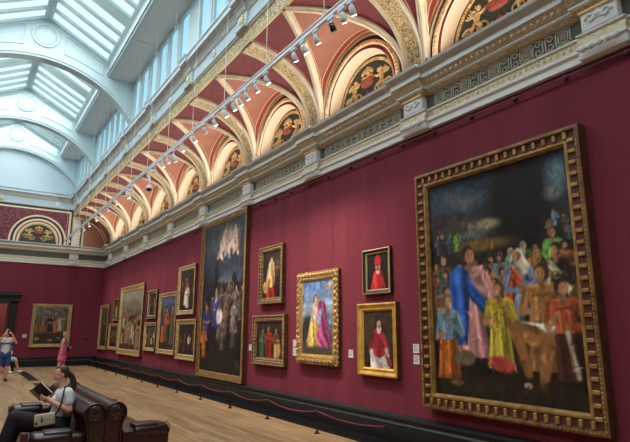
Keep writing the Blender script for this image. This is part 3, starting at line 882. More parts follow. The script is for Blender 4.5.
DK = (30, 25, 22); SK = (190, 140, 104)
def paint_large(c):
    a = c.a
    c.ell(.12*a, .93, .3*a, .10, (62, 76, 92), soft=.9); c.ell(.33*a, .90, .16*a, .05, (112, 116, 116), soft=1.0, op=.8)
    c.ell(.45*a, .95, .2*a, .05, (44, 58, 74), soft=.9)
    c.ell(.68*a, .82, .20*a, .25, (30, 26, 22), soft=.5); c.ell(.93*a, .90, .06*a, .06, (96, 124, 134), soft=1.0); c.ell(.9*a, .83, .05*a, .03, (120, 130, 124), soft=1.0)
    # distant land, river and buildings
    c.ell(.10*a, .80, .08*a, .05, (58, 50, 48), soft=.4); c.ell(.24*a, .795, .07*a, .035, (70, 58, 52), soft=.4)
    c.ell(.30*a, .74, .20*a, .05, (74, 76, 66), soft=.8); c.ell(.46*a, .755, .09*a, .025, (150, 142, 102), soft=.8); c.ell(.36*a, .72, .10*a, .02, (96, 104, 100), soft=.8)
    c.ell(.40*a, .665, .22*a, .028, (120, 92, 50), soft=.8)
    for x, z, h, col in ((.07,.64,.11,(70,74,84)),(.12,.635,.12,(40,42,50)),(.17,.64,.11,(60,70,80)),(.22,.65,.10,(110,160,60)),(.34,.72,.06,(150,130,100)),(.28,.74,.05,(90,80,70))):
        c.person(x*a, z, h, col)
    # rows of small heads
    for i in range(26):
        x = c.rs.uniform(.03, .96)*a; z = c.rs.uniform(.50, .62)
        if .36*a < x < .5*a: z -= .03
        k = c.rs.choice(4)
        c.head(x, z, .020, [(176,128,94),(150,104,76),(190,150,120),(128,88,64)][k], [(48,36,30),(66,48,38),(90,70,54),(36,32,34)][k])
    for x, z, col in ((.90,.72,(110,150,170)),(.95,.70,(90,80,60)),(.86,.69,(140,110,90)),(.97,.66,(80,120,140))): c.person(x*a, z-.03, .07, col)
    c.person(.05*a, .40, .22, (74, 104, 66), cloak=(150, 60, 44), hair=(60,40,30)); c.person(.12*a, .30, .24, (96, 128, 44), hair=(70,48,36), skirt=(60,84,40))
    c.person(.63*a, .44, .20, (80, 128, 70), veil=(196, 190, 176)); c.person(.70*a, .46, .20, (60, 108, 60), veil=(150,150,150)); c.person(.76*a, .44, .20, (150, 108, 54), veil=(150,108,60))
    c.person(.86*a, .46, .24, (110, 170, 72), skirt=(176,92,48), hair=(110,80,70), wide=1.1); c.person(.95*a, .42, .22, (150, 84, 46))
    c.person(.45*a, .40, .22, (132, 92, 62), hair=(70,52,40)); c.person(.52*a, .42, .20, (110, 132, 150), hair=(80,64,52))
    # shadowed middle rows
    cols = [(96,72,54),(74,84,70),(120,84,52),(80,92,110),(110,60,46),(140,120,92),(64,56,50),(150,96,56)]
    for r_, (z, h, n) in enumerate(((.36,.22,11),(.27,.25,9))):
        for i in range(n): c.person((.04+(i+.5*r_+c.rs.uniform(-.2,.2))*.94/n)*a, z+c.rs.uniform(-.02,.02), h, cols[(i*3+r_*2) % 8], hair=(54,40,32), veil=(170,160,140) if i % 5 == 2 else None)
    # standing woman in grey white with an orange wrap
    c.person(.62*a, .27, .37, (122, 138, 166), veil=(206,196,172), cloak=(192,84,44), skirt=(150,160,180))
    # tall central man in rose and blue, arms at rest
    c.person(.30*a, .17, .52, (206, 146, 138), cloak=(44, 84, 160), hair=(64,44,32), skirt=(214,150,146), wide=1.25)
    c.cap(.21*a, .30, .23*a, .52, .05, .06, (52, 96, 176), folds=.3)
    # woman in yellow at the middle, man in blue grey and orange on the left
    c.person(.50*a, .13, .38, (186, 160, 54), hair=(96,64,40), skirt=(194,172,66), lean=-.04); c.ell(.50*a, .15, .09*a, .03, (186,74,66), soft=.4, rot=-.2)
    c.person(.11*a, .07, .40, (110, 138, 150), hair=(120,100,86), skirt=(176,96,42), lean=.05)
    c.ell(.24*a, .17, .08*a, .035, (112, 96, 74), soft=.3)
    # seated half dressed men with white cloth on the right
    c.ell(.80*a, .26, .17*a, .16, (34, 28, 24), soft=.4)
    c.person(.86*a, .32, .32, (44, 36, 30), cloak=(190,184,146), hair=(52,38,28))
    c.person(.78*a, .13, .44, (172, 118, 68), skin=(184,132,88), hair=(74,52,38), skirt=(120, 84, 50), lean=-.05, wide=1.25)
    c.cap(.66*a, .29, .88*a, .26, .036, .045, (212, 206, 192), folds=.35); c.cap(.86*a, .26, .87*a, .13, .02, .008, (200,196,186), folds=.2)
    c.cap(.72*a, .27, .61*a, .29, .040, .036, (168,116,66), folds=.1); c.cap(.61*a, .29, .67*a, .12, .032, .018, (156,106,60)); c.cap(.80*a, .25, .75*a, .07, .034, .018, (160,110,64))
    c.person(.93*a, .10, .40, (176, 88, 52), hair=(60,40,32), skirt=(70,40,30)); c.cap(.91*a, .28, .95*a, .12, .010, .008, (196,184,160))
    c.ell(.5*a, .05, .5*a, .045, (52, 42, 30), soft=.8, op=.8); c.ell(.17*a, .06, .05*a, .012, (110,92,70), soft=.6); c.ell(.66*a, .075, .025*a, .012, (196,176,150), soft=.4)
def paint_altar(c):
    a = c.a
    c.ell(.5*a, .72, .5*a, .1, (52, 58, 72), soft=.9); c.ell(.75*a, .62, .3*a, .05, (70, 78, 92), soft=.9); c.ell(.2*a, .84, .2*a, .08, (70,76,88), soft=.9); c.ell(.6*a, .6, .25*a, .02, (92,98,108), soft=1)
    c.cap(.34*a, .45, .36*a, .72, .03, .035, (36, 36, 42)); c.cap(.8*a, .4, .8*a, .6, .04, .04, (38,36,40))
    c.ell(.64*a, .88, .22*a, .075, (146, 128, 112), soft=.7)
    for x, z, r in ((.52,.83,.030),(.62,.80,.032),(.72,.84,.034),(.66,.90,.036),(.56,.91,.03),(.78,.90,.03),(.44,.79,.028),(.82,.80,.026),(.50,.87,.026)):
        c.ell(x*a, z, r, r*1.1, (206, 172, 150), soft=.5); c.ell((x+.03)*a, z-.035, r*.6, r*1.0, (214,184,164), rot=.4, soft=.5); c.ell((x-.06)*a, z-.02, r*.5, r*1.1, (188,176,166), rot=-.6, soft=.5); c.ell(x*a, z+.04, .013, .014, (214,176,152), soft=.5)
    c.ell(.85*a, .46, .12*a, .10, (44,40,42), soft=.5)
    for i in range(12): c.person((.28+.06*i)*a, c.rs.uniform(.16, .42), .19, [(70,62,60),(96,84,74),(58,54,60),(120,104,88)][i % 4])
    for x, z, h, col in ((.86,.36,.20,(104,100,98)),(.70,.38,.2,(64,56,54)),(.95,.34,.22,(70,66,66)),(.50,.40,.18,(92,74,66)),(.78,.28,.18,(150,140,124)),(.62,.30,.17,(110,88,70))): c.person(x*a, z, h, col)
    c.person(.36*a, .28, .26, (70, 78, 150), veil=(190,182,186), skirt=(56,66,140)); c.ell(.47*a, .36, .08*a, .05, (232,220,210), soft=.5); c.person(.14*a, .20, .26, (70,66,120), cloak=(56,62,110))
    c.person(.10*a, .08, .24, (176, 92, 40), skirt=(190,104,44), hair=(70,50,36)); c.person(.80*a, .16, .22, (120,110,100), skirt=(80,70,66)); c.person(.56*a, .14, .2, (86,78,72)); c.ell(.5*a, .05, .5*a, .05, (40,34,30), soft=.8)
def paint_sea(c):
    a = c.a
    c.ell(.5*a, .60, .6*a, .06, (150, 158, 170), soft=.9); c.ell(.3*a, .72, .3*a, .04, (132, 146, 172), soft=.9); c.ell(.8*a, .8, .25*a, .05, (116,134,168), soft=.9)
    c.ell(.84*a, .90, .09*a, .035, (206,178,150), soft=.6); c.ell(.90*a, .93, .05*a, .03, (216,190,160), soft=.5); c.head(.82*a, .93, .015, (210,170,140), (140,100,60))
    c.ell(.75*a, .38, .3*a, .03, (88, 106, 128), soft=.7); c.ell(.2*a, .30, .22*a, .22, (62, 60, 58), soft=.4); c.ell(.18*a, .40, .09*a, .10, (56,56,58), soft=.4)
    c.cap(.36*a, .16, .46*a, .50, .15, .11, (204, 162, 92), folds=.25); c.cap(.50*a, .46, .46*a, .66, .09, .075, (212, 196, 178), folds=.15)
    c.cap(.74*a, .16, .64*a, .62, .13, .10, (150, 64, 110), folds=.3); c.cap(.72*a, .12, .66*a, .25, .10, .12, (186, 84, 134), folds=.3)
    c.cap(.38*a, .18, .40*a, .40, .08, .07, (226,186,104), folds=.2)
    c.cap(.62*a, .58, .56*a, .42, .035, .03, (160,190,206)); c.cap(.36*a, .58, .34*a, .44, .03, .025, (206,170,140))
    c.ell(.45*a, .74, .055, .065, (88,58,44)); c.ell(.46*a, .73, .042, .055, (212,170,142)); c.cap(.46*a, .66, .46*a, .70, .03, .028, (212,170,142))
    c.ell(.5*a, .05, .6*a, .06, (84,74,62), soft=.6)
def paint_bust(c):
    a = c.a
    c.cap(.5*a, .10, .5*a, .36, .30, .20, (178, 44, 46), folds=.15); c.cap(.5*a, .28, .5*a, .46, .24, .10, (196, 54, 54), folds=.12)
    c.cap(.5*a, .48, .5*a, .52, .06, .07, (226,216,206)); c.ell(.5*a, .64, .105, .13, (204,158,128)); c.ell(.5*a, .56, .05, .05, (120,88,66), soft=.6)
    c.ell(.5*a, .78, .13, .06, (196,50,48)); c.cap(.5*a, .76, .5*a, .86, .13, .10, (200,52,50)); c.ell(.46*a, .66, .014, .010, (60,40,32)); c.ell(.55*a, .66, .014, .010, (60,40,32))
def paint_seated(c):
    a = c.a
    c.ell(.2*a, .6, .18*a, .3, (72, 58, 44), soft=.5); c.cap(.85*a, .3, .85*a, .9, .08, .08, (66,52,40))
    c.cap(.55*a, .06, .5*a, .30, .26, .22, (206,196,186), folds=.2); c.cap(.86*a, .10, .8*a, .2, .06, .05, (150,60,60))
    c.cap(.52*a, .38, .52*a, .58, .20, .13, (158, 48, 58), folds=.2); c.cap(.40*a, .52, .26*a, .30, .09, .07, (146,44,54), folds=.15); c.cap(.62*a, .52, .76*a, .34, .09, .07, (160,52,62), folds=.15)
    c.cap(.26*a, .28, .30*a, .12, .05, .03, (220,212,204)); c.cap(.76*a, .32, .82*a, .22, .045, .03, (206,160,132))
    c.cap(.53*a, .64, .53*a, .68, .05, .06, (216,208,200)); c.ell(.53*a, .765, .06, .078, (92,74,58)); c.ell(.53*a, .755, .052, .066, (206,164,134)); c.ell(.535*a, .71, .035, .03, (140,116,96), soft=.6)
def paint_saint(c):
    a = c.a
    c.ell(.8*a, .7, .2*a, .2, (74,66,56), soft=.7); c.person(.82*a, .42, .4, (84,64,52))
    c.cap(.46*a, .06, .48*a, .40, .20, .16, (166, 44, 34), folds=.25); c.cap(.48*a, .38, .48*a, .68, .16, .13, (222, 180, 110), folds=.2); c.cap(.36*a, .62, .26*a, .38, .07, .06, (226,206,176), folds=.2)
    c.cap(.2*a, .24, .3*a, .34, .14, .10, (190,150,96), folds=.2); c.ell(.48*a, .82, .075, .09, (96,62,42)); c.ell(.48*a, .80, .055, .07, (222,180,148))
def paint_trio(c):
    a = c.a
    for x, z, h, cl, sk in ((.24,.0,.86,(74,96,70),None),(.78,.02,.84,(112,70,50),(196,150,90))): c.person(x*a, z, h, cl, skirt=sk, hair=(60,40,30))
    c.person(.52*a, -.06, .98, (168, 52, 42), hair=(80,54,38), cloak=(120,40,36)); c.ell(.85*a, .25, .12, .18, (206,152,84), soft=.4); c.ell(.16*a, .3, .08, .16, (64,84,60), soft=.4)
def paint_group(cols, n, dark=True, lo=.05, hi=.9, sizes=(.35, .6), sky=None):
    def f(c):
        a = c.a
        if sky: c.ell(.5*a, .92, .5*a, .14, sky, soft=.8); c.ell(.6*a, .78, .3*a, .08, tuple(x*.8 for x in sky), soft=.9)
        for i in range(n):
            h = c.rs.uniform(*sizes); x = (i+.5+c.rs.uniform(-.3, .3))/n*a; z = c.rs.uniform(lo, max(lo+.01, hi-h))
            c.person(x, z, h, cols[i % len(cols)], skirt=cols[(i+1) % len(cols)] if c.rs.rand() < .5 else None, hair=(56,42,34))
    return f

# ------------------------------------------------------------------ frames
def frame_loops(b, w, h, prof, ms):
    # prof: (inset from outer edge, height from the wall); mitred sweep
    rows = []
    for t, y in prof:
        x, z = w/2-t, h/2-t
        rows.append([(-x, -y, -z), (x, -y, -z), (x, -y, z), (-x, -y, z)])
    for i in range(len(rows)-1): b.grid([rows[i], rows[i+1]], ms[i], closed=True)
def around(w, h, inset, step):
    # points with direction along the four sides
    out = []; x, z = w/2-inset, h/2-inset
    for (p, q) in (((-x,-z),(x,-z)), ((x,-z),(x,z)), ((x,z),(-x,z)), ((-x,z),(-x,-z))):
        L = math.hypot(q[0]-p[0], q[1]-p[1]); n = max(2, int(L/step)); an = math.atan2(q[1]-p[1], q[0]-p[0])
        for i in range(n):
            t = (i+.5)/n; out.append((p[0]+(q[0]-p[0])*t, p[1]+(q[1]-p[1])*t, an))
    return out
two_tone('frame_gold', L3(140, 106, 58), L3(182, 146, 88), 'noise', 9, 0.42, 0.35)
two_tone('frame_gold_bright', L3(196, 146, 62), L3(226, 180, 92), 'noise', 7, 0.38, 0.35)
two_tone('frame_pale', L3(166, 138, 92), L3(196, 170, 122), 'noise', 9, 0.45, 0.2)
two_tone('frame_carved', L3(96, 68, 34), L3(200, 162, 98), 'voronoi', 24, 0.45, 0.25, 0.1, .5, 0.8)
two_tone('frame_brown', L3(74, 46, 30), L3(98, 64, 40), 'noise', 8, 0.5, 0.1)
mat('frame_black', L3(36, 30, 28), 0.35); mat('frame_red', L3(84, 42, 30), 0.55)
two_tone('frame_dim', L3(96, 70, 38), L3(140, 106, 60), 'noise', 9, 0.45, 0.2)
mat('canvas_back', L3(60, 50, 40), 0.9)
def make_frame(style, w, h, fw, dep):
    b = MB(); orn = None; om = None
    if style == 'box':      # deep moulding with a run of blocks between two fillets
        frame_loops(b, w, h, [(0,0),(0,dep),(.02,dep+.01),(.05,dep+.01),(.055,dep-.01),(.07,dep-.03),(.15,dep-.03),(.165,dep-.02),(.18,dep-.01),(.20,dep-.01),(fw,dep-.06),(fw,dep-.1)], [3,0,0,0,2,2,2,1,1,1,0])
        ms = ['frame_dim', 'frame_gold', 'frame_red', 'frame_brown']
        orn = MB()
        for x, z, an in around(w, h, .11, .135): orn.rbox((x, -dep+.014, z), (.048, .036, .09), .008, R=Matrix.Rotation(-an, 3, 'Y'), n=1)
        for x, z, an in around(w, h, .035, .05): orn.ell((x, -dep-.010, z), (.014, .008, .010), 6, 4, R=Matrix.Rotation(-an, 3, 'Y'))
        om = 'frame_gold'
    elif style == 'carved':
        frame_loops(b, w, h, [(0,0),(0,dep*.6),(.02,dep*.8),(fw*.3,dep),(fw*.5,dep*.85),(fw*.7,dep*.9),(fw*.85,dep*.65),(fw,dep*.6),(fw,dep*.3)], [1,0,0,0,0,0,2,2])
        ms = ['frame_carved', 'frame_brown', 'frame_gold_bright']
        orn = MB(); rs = np.random.RandomState(int(w*1000))
        for x, z, an in around(w, h, fw*.35, fw*.62):
            R = Matrix.Rotation(-an, 3, 'Y')
            orn.ell((x, -dep*.95, z), (fw*.26, .022, fw*.16), 8, 5, R=R @ Matrix.Rotation(.6, 3, 'Y')); orn.ell((x, -dep*.95, z), (fw*.26, .022, fw*.12), 8, 5, R=R @ Matrix.Rotation(-.6, 3, 'Y'))
        for x, z, an in around(w, h, fw*.04, fw*.5): orn.ell((x, -dep*.7, z), (fw*.20, .03, fw*.12), 7, 5, R=Matrix.Rotation(-an+rs.uniform(-.4,.4), 3, 'Y'))
        for x, z, an in around(w, h, fw*.78, fw*.3): orn.ell((x, -dep*.82, z), (fw*.10, .012, fw*.08), 6, 4, R=Matrix.Rotation(-an, 3, 'Y'))
        om = 'frame_gold'
    elif style == 'beaded':
        frame_loops(b, w, h, [(0,0),(0,dep),(fw*.25,dep+.008),(fw*.35,dep-.012),(fw*.65,dep-.02),(fw*.75,dep-.01),(fw,dep-.05),(fw,dep-.07)], [1,0,1,1,0,0,2])
        ms = ['frame_dim', 'frame_brown', 'frame_gold']; orn = MB(); om = 'frame_pale'
        for x, z, an in around(w, h, fw*.5, fw*.55): orn.ell((x, -dep+.018, z), (fw*.2, .018, fw*.13), 7, 4, R=Matrix.Rotation(-an, 3, 'Y'))
        for x, z, an in around(w, h, fw*.12, fw*.3): orn.ell((x, -dep-.004, z), (fw*.08, .012, fw*.08), 6, 4)
    elif style == 'dark':
        frame_loops(b, w, h, [(0,0),(0,dep),(fw*.25,dep+.008),(fw*.4,dep-.01),(fw*.72,dep-.025),(fw*.8,dep-.02),(fw,dep-.045),(fw,dep-.07)], [0,1,0,0,1,1,1])
        ms = ['frame_black', 'frame_pale']
    elif style == 'plain':
        frame_loops(b, w, h, [(0,0),(0,dep),(fw*.18,dep+.008),(fw*.24,dep-.01),(fw*.62,dep-.035),(fw*.7,dep-.02),(fw*.8,dep-.02),(fw,dep-.05),(fw,dep-.07)], [1,0,0,0,0,0,0,0])
        ms = ['frame_gold_bright', 'frame_brown']
    elif style == 'thin':
        frame_loops(b, w, h, [(0,0),(0,dep),(fw*.3,dep+.006),(fw*.36,dep-.012),(fw*.66,dep-.012),(fw*.72,dep-.03),(fw,dep-.04),(fw,dep-.07)], [1,0,1,0,1,0,0])
        ms = ['frame_gold', 'frame_brown']
    else:                   # 'pale'
        frame_loops(b, w, h, [(0,0),(0,dep),(fw*.2,dep+.008),(fw*.3,dep-.01),(fw*.6,dep-.03),(fw*.8,dep-.02),(fw,dep-.05),(fw,dep-.07)], [1,0,0,0,0,0,0])
        ms = ['frame_pale', 'frame_brown']
        orn = MB()
        for x, z, an in around(w, h, fw*.45, fw*.8): orn.ell((x, -dep+.02, z), (fw*.3, .016, fw*.14), 7, 4, R=Matrix.Rotation(-an, 3, 'Y'))
        om = 'frame_gold'
    return b, ms, orn, om
def painting(name, label, yl, yr, zt, zb, style, fw, dep, paint, res, bg, seed, wall='right', wires=True):
    w, h = abs(yl-yr), zt-zb
    if wall == 'right': t = thing(name, label, 'painting', (XW-0.004, (yl+yr)/2, (zt+zb)/2), -PI/2)
    else: t = thing(name, label, 'painting', ((yl+yr)/2, YE-0.004, (zt+zb)/2), 0)
    b, ms, orn, om = make_frame(style, w, h, fw, dep)
    if orn: b.add(orn.v, orn.f, len(ms)); ms = ms+[om]
    f = b.build('frame', ms, t)
    cw, ch = w-2*fw+.02, h-2*fw+.02
    c = Canvas(cw, ch, res[0], res[1], bg, seed); paint(c); c.strokes(int(res[0]*res[1]/(46 if style == 'box' else 26)), .022 if style == 'box' else .04, .38)
    c.col *= .92
    o = bpy.data.objects.new('canvas', c.mesh(-dep+(.095 if style == 'box' else .052))); C.objects.link(o); o.parent = t
    b = MB(); b.box((0, -.006, 0), (w-fw, .010, h-fw)); b.build('backboard', 'canvas_back', t)
    if wires:
        for s in (-1, 1):
            b = MB(); ztop = 4.93-(zt+zb)/2
            if ztop > h/2+.05:
                b.tube([(s*w*.33, -.03, h/2-.02), (s*w*.33, -.058, ztop)], .003, 4); b.build('hanging_wire', 'steel_wire', t)
    return t
DBG = [(0,(44,36,30)),(.5,(50,42,36)),(1,(56,50,46))]
painting('figure_painting', 'huge painting of a robed crowd in a deep gold block frame, largest on the wall', 5.84, 3.09, 4.23, .645, 'box', .225, .17, paint_large, (170, 230), [(0,(44,36,28)),(.4,(38,32,28)),(.62,(46,40,34)),(.75,(52,54,52)),(.9,(44,54,68)),(1,(40,50,62))], 3, wires=False)
painting('altarpiece', 'very tall dark night scene with pale cherubs at the top in a thin gold frame', 15.14, 12.05, 5.0, .47, 'thin', .17, .13, paint_altar, (80, 170), [(0,(36,30,28)),(.3,(40,36,36)),(.6,(44,44,50)),(.8,(66,70,80)),(1,(60,62,70))], 4, wires=False)
painting('sea_painting', 'blue sky painting of a figure in yellow and magenta drapery, wide carved gold frame', 9.55, 8.08, 2.96, 1.11, 'carved', .19, .12, paint_sea, (64, 90), [(0,(100,92,82)),(.3,(96,102,110)),(.45,(126,144,166)),(.6,(166,182,202)),(.8,(130,158,200)),(1,(98,132,184))], 5)
painting('portrait', 'small dark framed bust portrait of a sitter in red cape and red hat', 7.34, 6.6, 3.2, 2.4, 'dark', .085, .07, paint_bust, (44, 60), [(0,(40,32,28)),(1,(48,40,34))], 6)
painting('portrait', 'portrait of a man in red cape and white robe in a bright plain gold frame', 7.49, 6.46, 2.24, 1.01, 'plain', .135, .09, paint_seated, (56, 70), [(0,(46,36,30)),(.6,(60,48,38)),(1,(70,58,46))], 7, wires=False)
painting('saint_painting', 'upright painting of a woman in a long red skirt, above the half length trio', 11.35, 10.20, 3.76, 2.38, 'beaded', .15, .10, paint_saint, (48, 56), DBG, 8)
painting('trio_painting', 'squarish painting of three figures, red robe in the middle, in a carved frame', 11.6, 10.06, 2.12, .98, 'beaded', .16, .10, paint_trio, (60, 46), DBG, 9, wires=False)
painting('figure_painting', 'upper brown painting in a pale frame directly left of the tall night scene', 17.24, 15.67, 3.86, 2.26, 'pale', .15, .09, paint_group([(60,44,38),(112,50,40),(214,200,180),(60,50,46)], 4, sizes=(.6,.85)), (36, 44), DBG, 10)
painting('figure_painting', 'lower brown painting with a figure in white directly left of the tall night scene', 17.16, 15.4, 2.11, .845, 'pale', .17, .09, paint_group([(96,60,40),(84,60,46),(206,194,174),(70,54,44)], 4, sizes=(.6,.85)), (36, 36), DBG, 11, wires=False)
painting('figure_painting', 'tall narrow painting of a figure in orange red under a blue sky, pale frame', 19.2, 17.3, 3.07, .95, 'pale', .16, .09, paint_group([(60,64,76),(176,84,50),(96,80,64)], 3, sizes=(.6,.8), sky=(84,98,120)), (36, 44), [(0,(60,48,38)),(.6,(50,48,48)),(1,(80,90,110))], 12)
painting('figure_painting', 'small dark upright painting just right of the large pale brown crowd scene, upper one', 20.8, 19.53, 3.27, 2.2, 'dark', .12, .08, paint_group([(84,62,50),(120,90,70)], 2, sizes=(.7,.9)), (26, 30), [(0,(40,34,30)),(1,(52,46,42))], 13)
painting('figure_painting', 'small brown painting with pale figures hung under a small dark upright one', 20.9, 19.44, 2.05, 1.0, 'pale', .12, .08, paint_group([(190,176,150),(120,84,56),(84,72,60)], 4, sizes=(.5,.8)), (28, 28), [(0,(60,48,38)),(1,(72,62,52))], 14, wires=False)
painting('figure_painting', 'large pale brown crowd scene in a pale gold frame, biggest of the far group', 24.88, 21.2, 3.65, .73, 'pale', .24, .11, paint_group([(120,104,82),(60,46,40),(176,160,130),(80,62,52),(140,110,80),(42,36,36)], 12, sizes=(.4,.6), hi=.7, lo=.0, sky=(150,142,124)), (52, 48), [(0,(70,58,46)),(.5,(96,82,66)),(1,(140,130,110))], 15)
painting('figure_painting', 'small narrow painting of one pale figure just left of the large pale brown crowd scene', 26.36, 25.27, 3.22, 2.18, 'thin', .11, .08, paint_group([(180,166,140)], 1, sizes=(.8,.9)), (20, 24), DBG, 16)
painting('figure_painting', 'small dark painting directly under the narrow one of a single pale figure', 26.83, 25.07, 2.05, .86, 'pale', .14, .08, paint_group([(90,62,48),(130,84,54)], 3, sizes=(.6,.8)), (24, 24), DBG, 17, wires=False)
painting('figure_painting', 'tall brown painting in a pale gold frame, nearest the far corner of the hall', 29.0, 27.15, 3.02, .81, 'pale', .17, .09, paint_group([(96,76,56),(120,84,54),(66,60,50)], 3, sizes=(.4,.6)), (28, 36), [(0,(60,48,38)),(.6,(70,60,48)),(1,(90,80,64))], 18)
def paint_end(c):
    a = c.a
    c.ell(.2*a, .42, .2*a, .16, (132,98,62), soft=.3); c.ell(.5*a, .2, .5*a, .14, (66,54,44), soft=.5); c.ell(.5*a, .31, .45*a, .012, (120,96,66), soft=.5)
    for x, z, h, col in ((.12,.5,.3,(96,88,76)),(.28,.5,.3,(120,104,84)),(.48,.32,.5,(40,38,44)),(.56,.36,.42,(52,48,50)),(.66,.3,.42,(190,96,56)),(.80,.34,.46,(176,166,142)),(.92,.34,.42,(104,92,74))): c.person(x*a, z, h, col)
    for x, z, col in ((.1,.14,(150,136,108)),(.5,.10,(140,126,100)),(.75,.16,(112,96,70)),(.3,.1,(70,56,44))): c.ell(x*a, z, .07, .04, col, soft=.5)
painting('figure_painting', 'wide market crowd painting, alone on the end wall beside the doorway', 2.85, 4.64, 3.02, .92, 'pale', .16, .09, paint_end, (60, 60), [(0,(60,50,40)),(.4,(76,64,50)),(.7,(104,98,82)),(1,(120,112,96))], 19, wall='end')

# caption cards, thermostat
def card(label, y, z, w=.13, h=.14, wall='right', x=None, m='card_white'):
    loc = (XW-.0055, y, z) if wall == 'right' else (x, YE-.0055, z)
    t = thing('caption_card', label, 'wall label', loc, -PI/2 if wall == 'right' else 0)
    b = MB(); b.box((0, 0, 0), (w, .012, h)); b.build('card', m, t)
    b = MB()
    for i in range(5): b.box((-.01*(i % 2)-.005, -.0068, h*.36-i*h*.15), (w*(.8-.12*(i % 3)), .001, h*.05))
    b.build('printed_lines', 'card_ink', t)
card('white caption card right of the bright gold framed portrait, upper of the pair', 6.10, 1.49); card('white caption card right of the bright gold framed portrait, lower of the pair', 6.10, 1.32)
card('white caption card just right of the carved frame of the blue sky painting', 7.79, 1.35)
card('white caption card left of the carved blue sky painting, upper of the pair', 9.77, 1.50); card('white caption card left of the carved blue sky painting, lower of the pair', 9.77, 1.32, .13, .17)
card('white caption card right of the tall night scene', 11.87, 1.35); card('white caption card left of the tall night scene', 15.27, 1.28, .12, .2)
card('white caption card at the right picture edge, right of the huge crowd painting', 2.80, 1.34, .15, .2)
card('small white card on the end wall between doorway and market painting', 0, 1.46, .18, .16, 'end', 2.62)
b = MB(); b.cyl((5.43, YE-.03, 1.32), (5.43, YE, 1.32), .07, n=14); b.ell((5.43, YE-.03, 1.32), (.05, .015, .05), 10, 5)
tag(b.build('thermostat', 'socket_dark'), 'small dark round knob on the end wall right of the market painting', 'thermostat')

# ------------------------------------------------------------------ rope barrier
BX = 5.40
posts = [(BX, 6.15+1.8*k) for k in range(13)] + [(3.75, 28.75)]
root = None; protos = []
for i, (x, y) in enumerate(posts):
    lab = ('low black rope post in front of the end wall, under the market painting' if i == 13 else
           '%s low black rope post along the right wall, counting from the near end' % ORD[i])
    if root is None:
        t = root = thing('barrier_post', lab, 'post', (x, y, 0), 0, 'rope barrier posts')
        b = MB(); b.cyl((0,0,.03), (0,0,.38), .011, n=8); b.build('shaft', 'post_black', t)
        b = MB(); b.cyl((0,0,0), (0,0,.015), .055, .05, 14); b.cyl((0,0,.015), (0,0,.07), .03, .014, 12); b.build('foot', 'post_foot', t)
        b = MB(); b.ell((0,0,.385), .02, 8, 6); b.build('cap', 'post_black', t)
    else:
        t = copy_tree(root); t.location = (x, y, 0); t['label'] = lab
for i in range(len(posts)-1):
    p, q = posts[i], posts[i+1]
    if i == 0: pass
    pts = [(p[0]+(q[0]-p[0])*u, p[1]+(q[1]-p[1])*u, .375-.075*(1-(2*u-1)**2)*(1.1 if i % 3 else .9)) for u in np.linspace(0.01, .99, 13)]
    b = MB(); b.tube(pts, .013, 6)
    o = b.build('barrier_rope', 'rope_red', None, True)
    tag(o, ('sagging dark red barrier rope crossing in front of the far corner' if i == 12 else 'sagging dark red barrier rope between the %s and %s posts from the near end' % (ORD[i], ORD[i+1])), 'rope', 'barrier ropes')

# ------------------------------------------------------------------ lighting track with spotlights
TX, TZ = 3.90, 6.24
t = thing('lighting_track', 'long white lighting track hung below the skylight, parallel to the picture wall', 'lighting track', (TX, 4.2, TZ))
b = MB(); b.box((0, (28.9-4.2)/2, 0), (.05, 28.9-4.2, .07)); b.box((0, (28.9-4.2)/2, .045), (.075, 28.9-4.2, .02)); b.build('rail', 'track_white', t)
for y in np.arange(5.6, 28.8, 1.78):
    b = MB(); b.cyl((0, y-4.2, .05), (0, y-4.2, ZS-TZ), .005, n=5); b.ell((0, y-4.2, .06), (.03, .03, .03), 6, 4); b.build('suspension_rod', 'track_white', t)
def spotlight(y, lab, tilt, swing, size=1.0, black=False):
    t = thing('track_spotlight', lab, 'spotlight', (TX, y, TZ-.035), 0, 'track spotlights')
    b = MB(); b.rbox((0, 0, -.03), (.045, .14, .05), .008); b.cyl((0,0,-.05), (0,0,-.12*size), .012, n=8); b.rbox((0, 0, -.16*size), (.05*size, .10*size, .10*size), .012); b.build('gear_box', 'lamp_grey', t)
    R = Matrix.Rotation(swing, 3, 'Z') @ Matrix.Rotation(tilt, 3, 'Y')    # head axis: from -z towards +x
    b = MB(); ax = R @ Vector((0, 0, -1)); c = Vector((0.02, 0, -.21*size)); r = .062*size
    b.tube([c-ax*.075*size, c-ax*.07*size, c, c+ax*.02*size, c+ax*.09*size], [r*.7, r*.85, r*.85, r, r*1.02], 14); h = b.build('lamp_head', 'camera_black' if black else 'lamp_grey', t, True)
    b = MB(); b.cyl(c+ax*.091*size, c+ax*.096*size, r*.86, n=14); b.build('lens', 'camera_black' if black else 'lamp_face', h)
    return t
SPY = [4.95, 5.16, 5.42, 5.82, 6.17, 6.45, 7.38, 7.78, 8.16, 8.45, 8.73, 9.13, 9.67, 10.21, 10.84, 11.63, 12.2, 12.7, 13.1, 13.75, 14.4, 16.1, 16.6, 18.2, 19.4, 20.5, 21.4, 22.8, 23.9, 25.0, 26.3, 27.6]
for i, y in enumerate(SPY):
    blk_ = i == 2
    lab = '%s spotlight on the white ceiling track, counting from the near end%s' % (ORD[i], ', with a black head' if blk_ else (', a larger white one' if i in (16, 22) else ''))
    spotlight(y, lab, -(.50+.12*RNG.rand()), RNG.uniform(-.4, .4), 1.1 if i in (16, 22) else .76, blk_)
t = thing('dome_camera', 'black dome security camera hanging on a thin white stem under the lighting track', 'security camera', (TX, 14.15, TZ-.035))
b = MB(); b.cyl((0,0,.02), (0,0,-.50), .014, n=8); b.build('stem', 'track_white', t)
b = MB(); b.tube([(0,0,-.47), (0,0,-.50), (0,0,-.55), (0,0,-.58)], [.04, .085, .095, .095], 16); b.build('housing', 'lamp_grey', t)
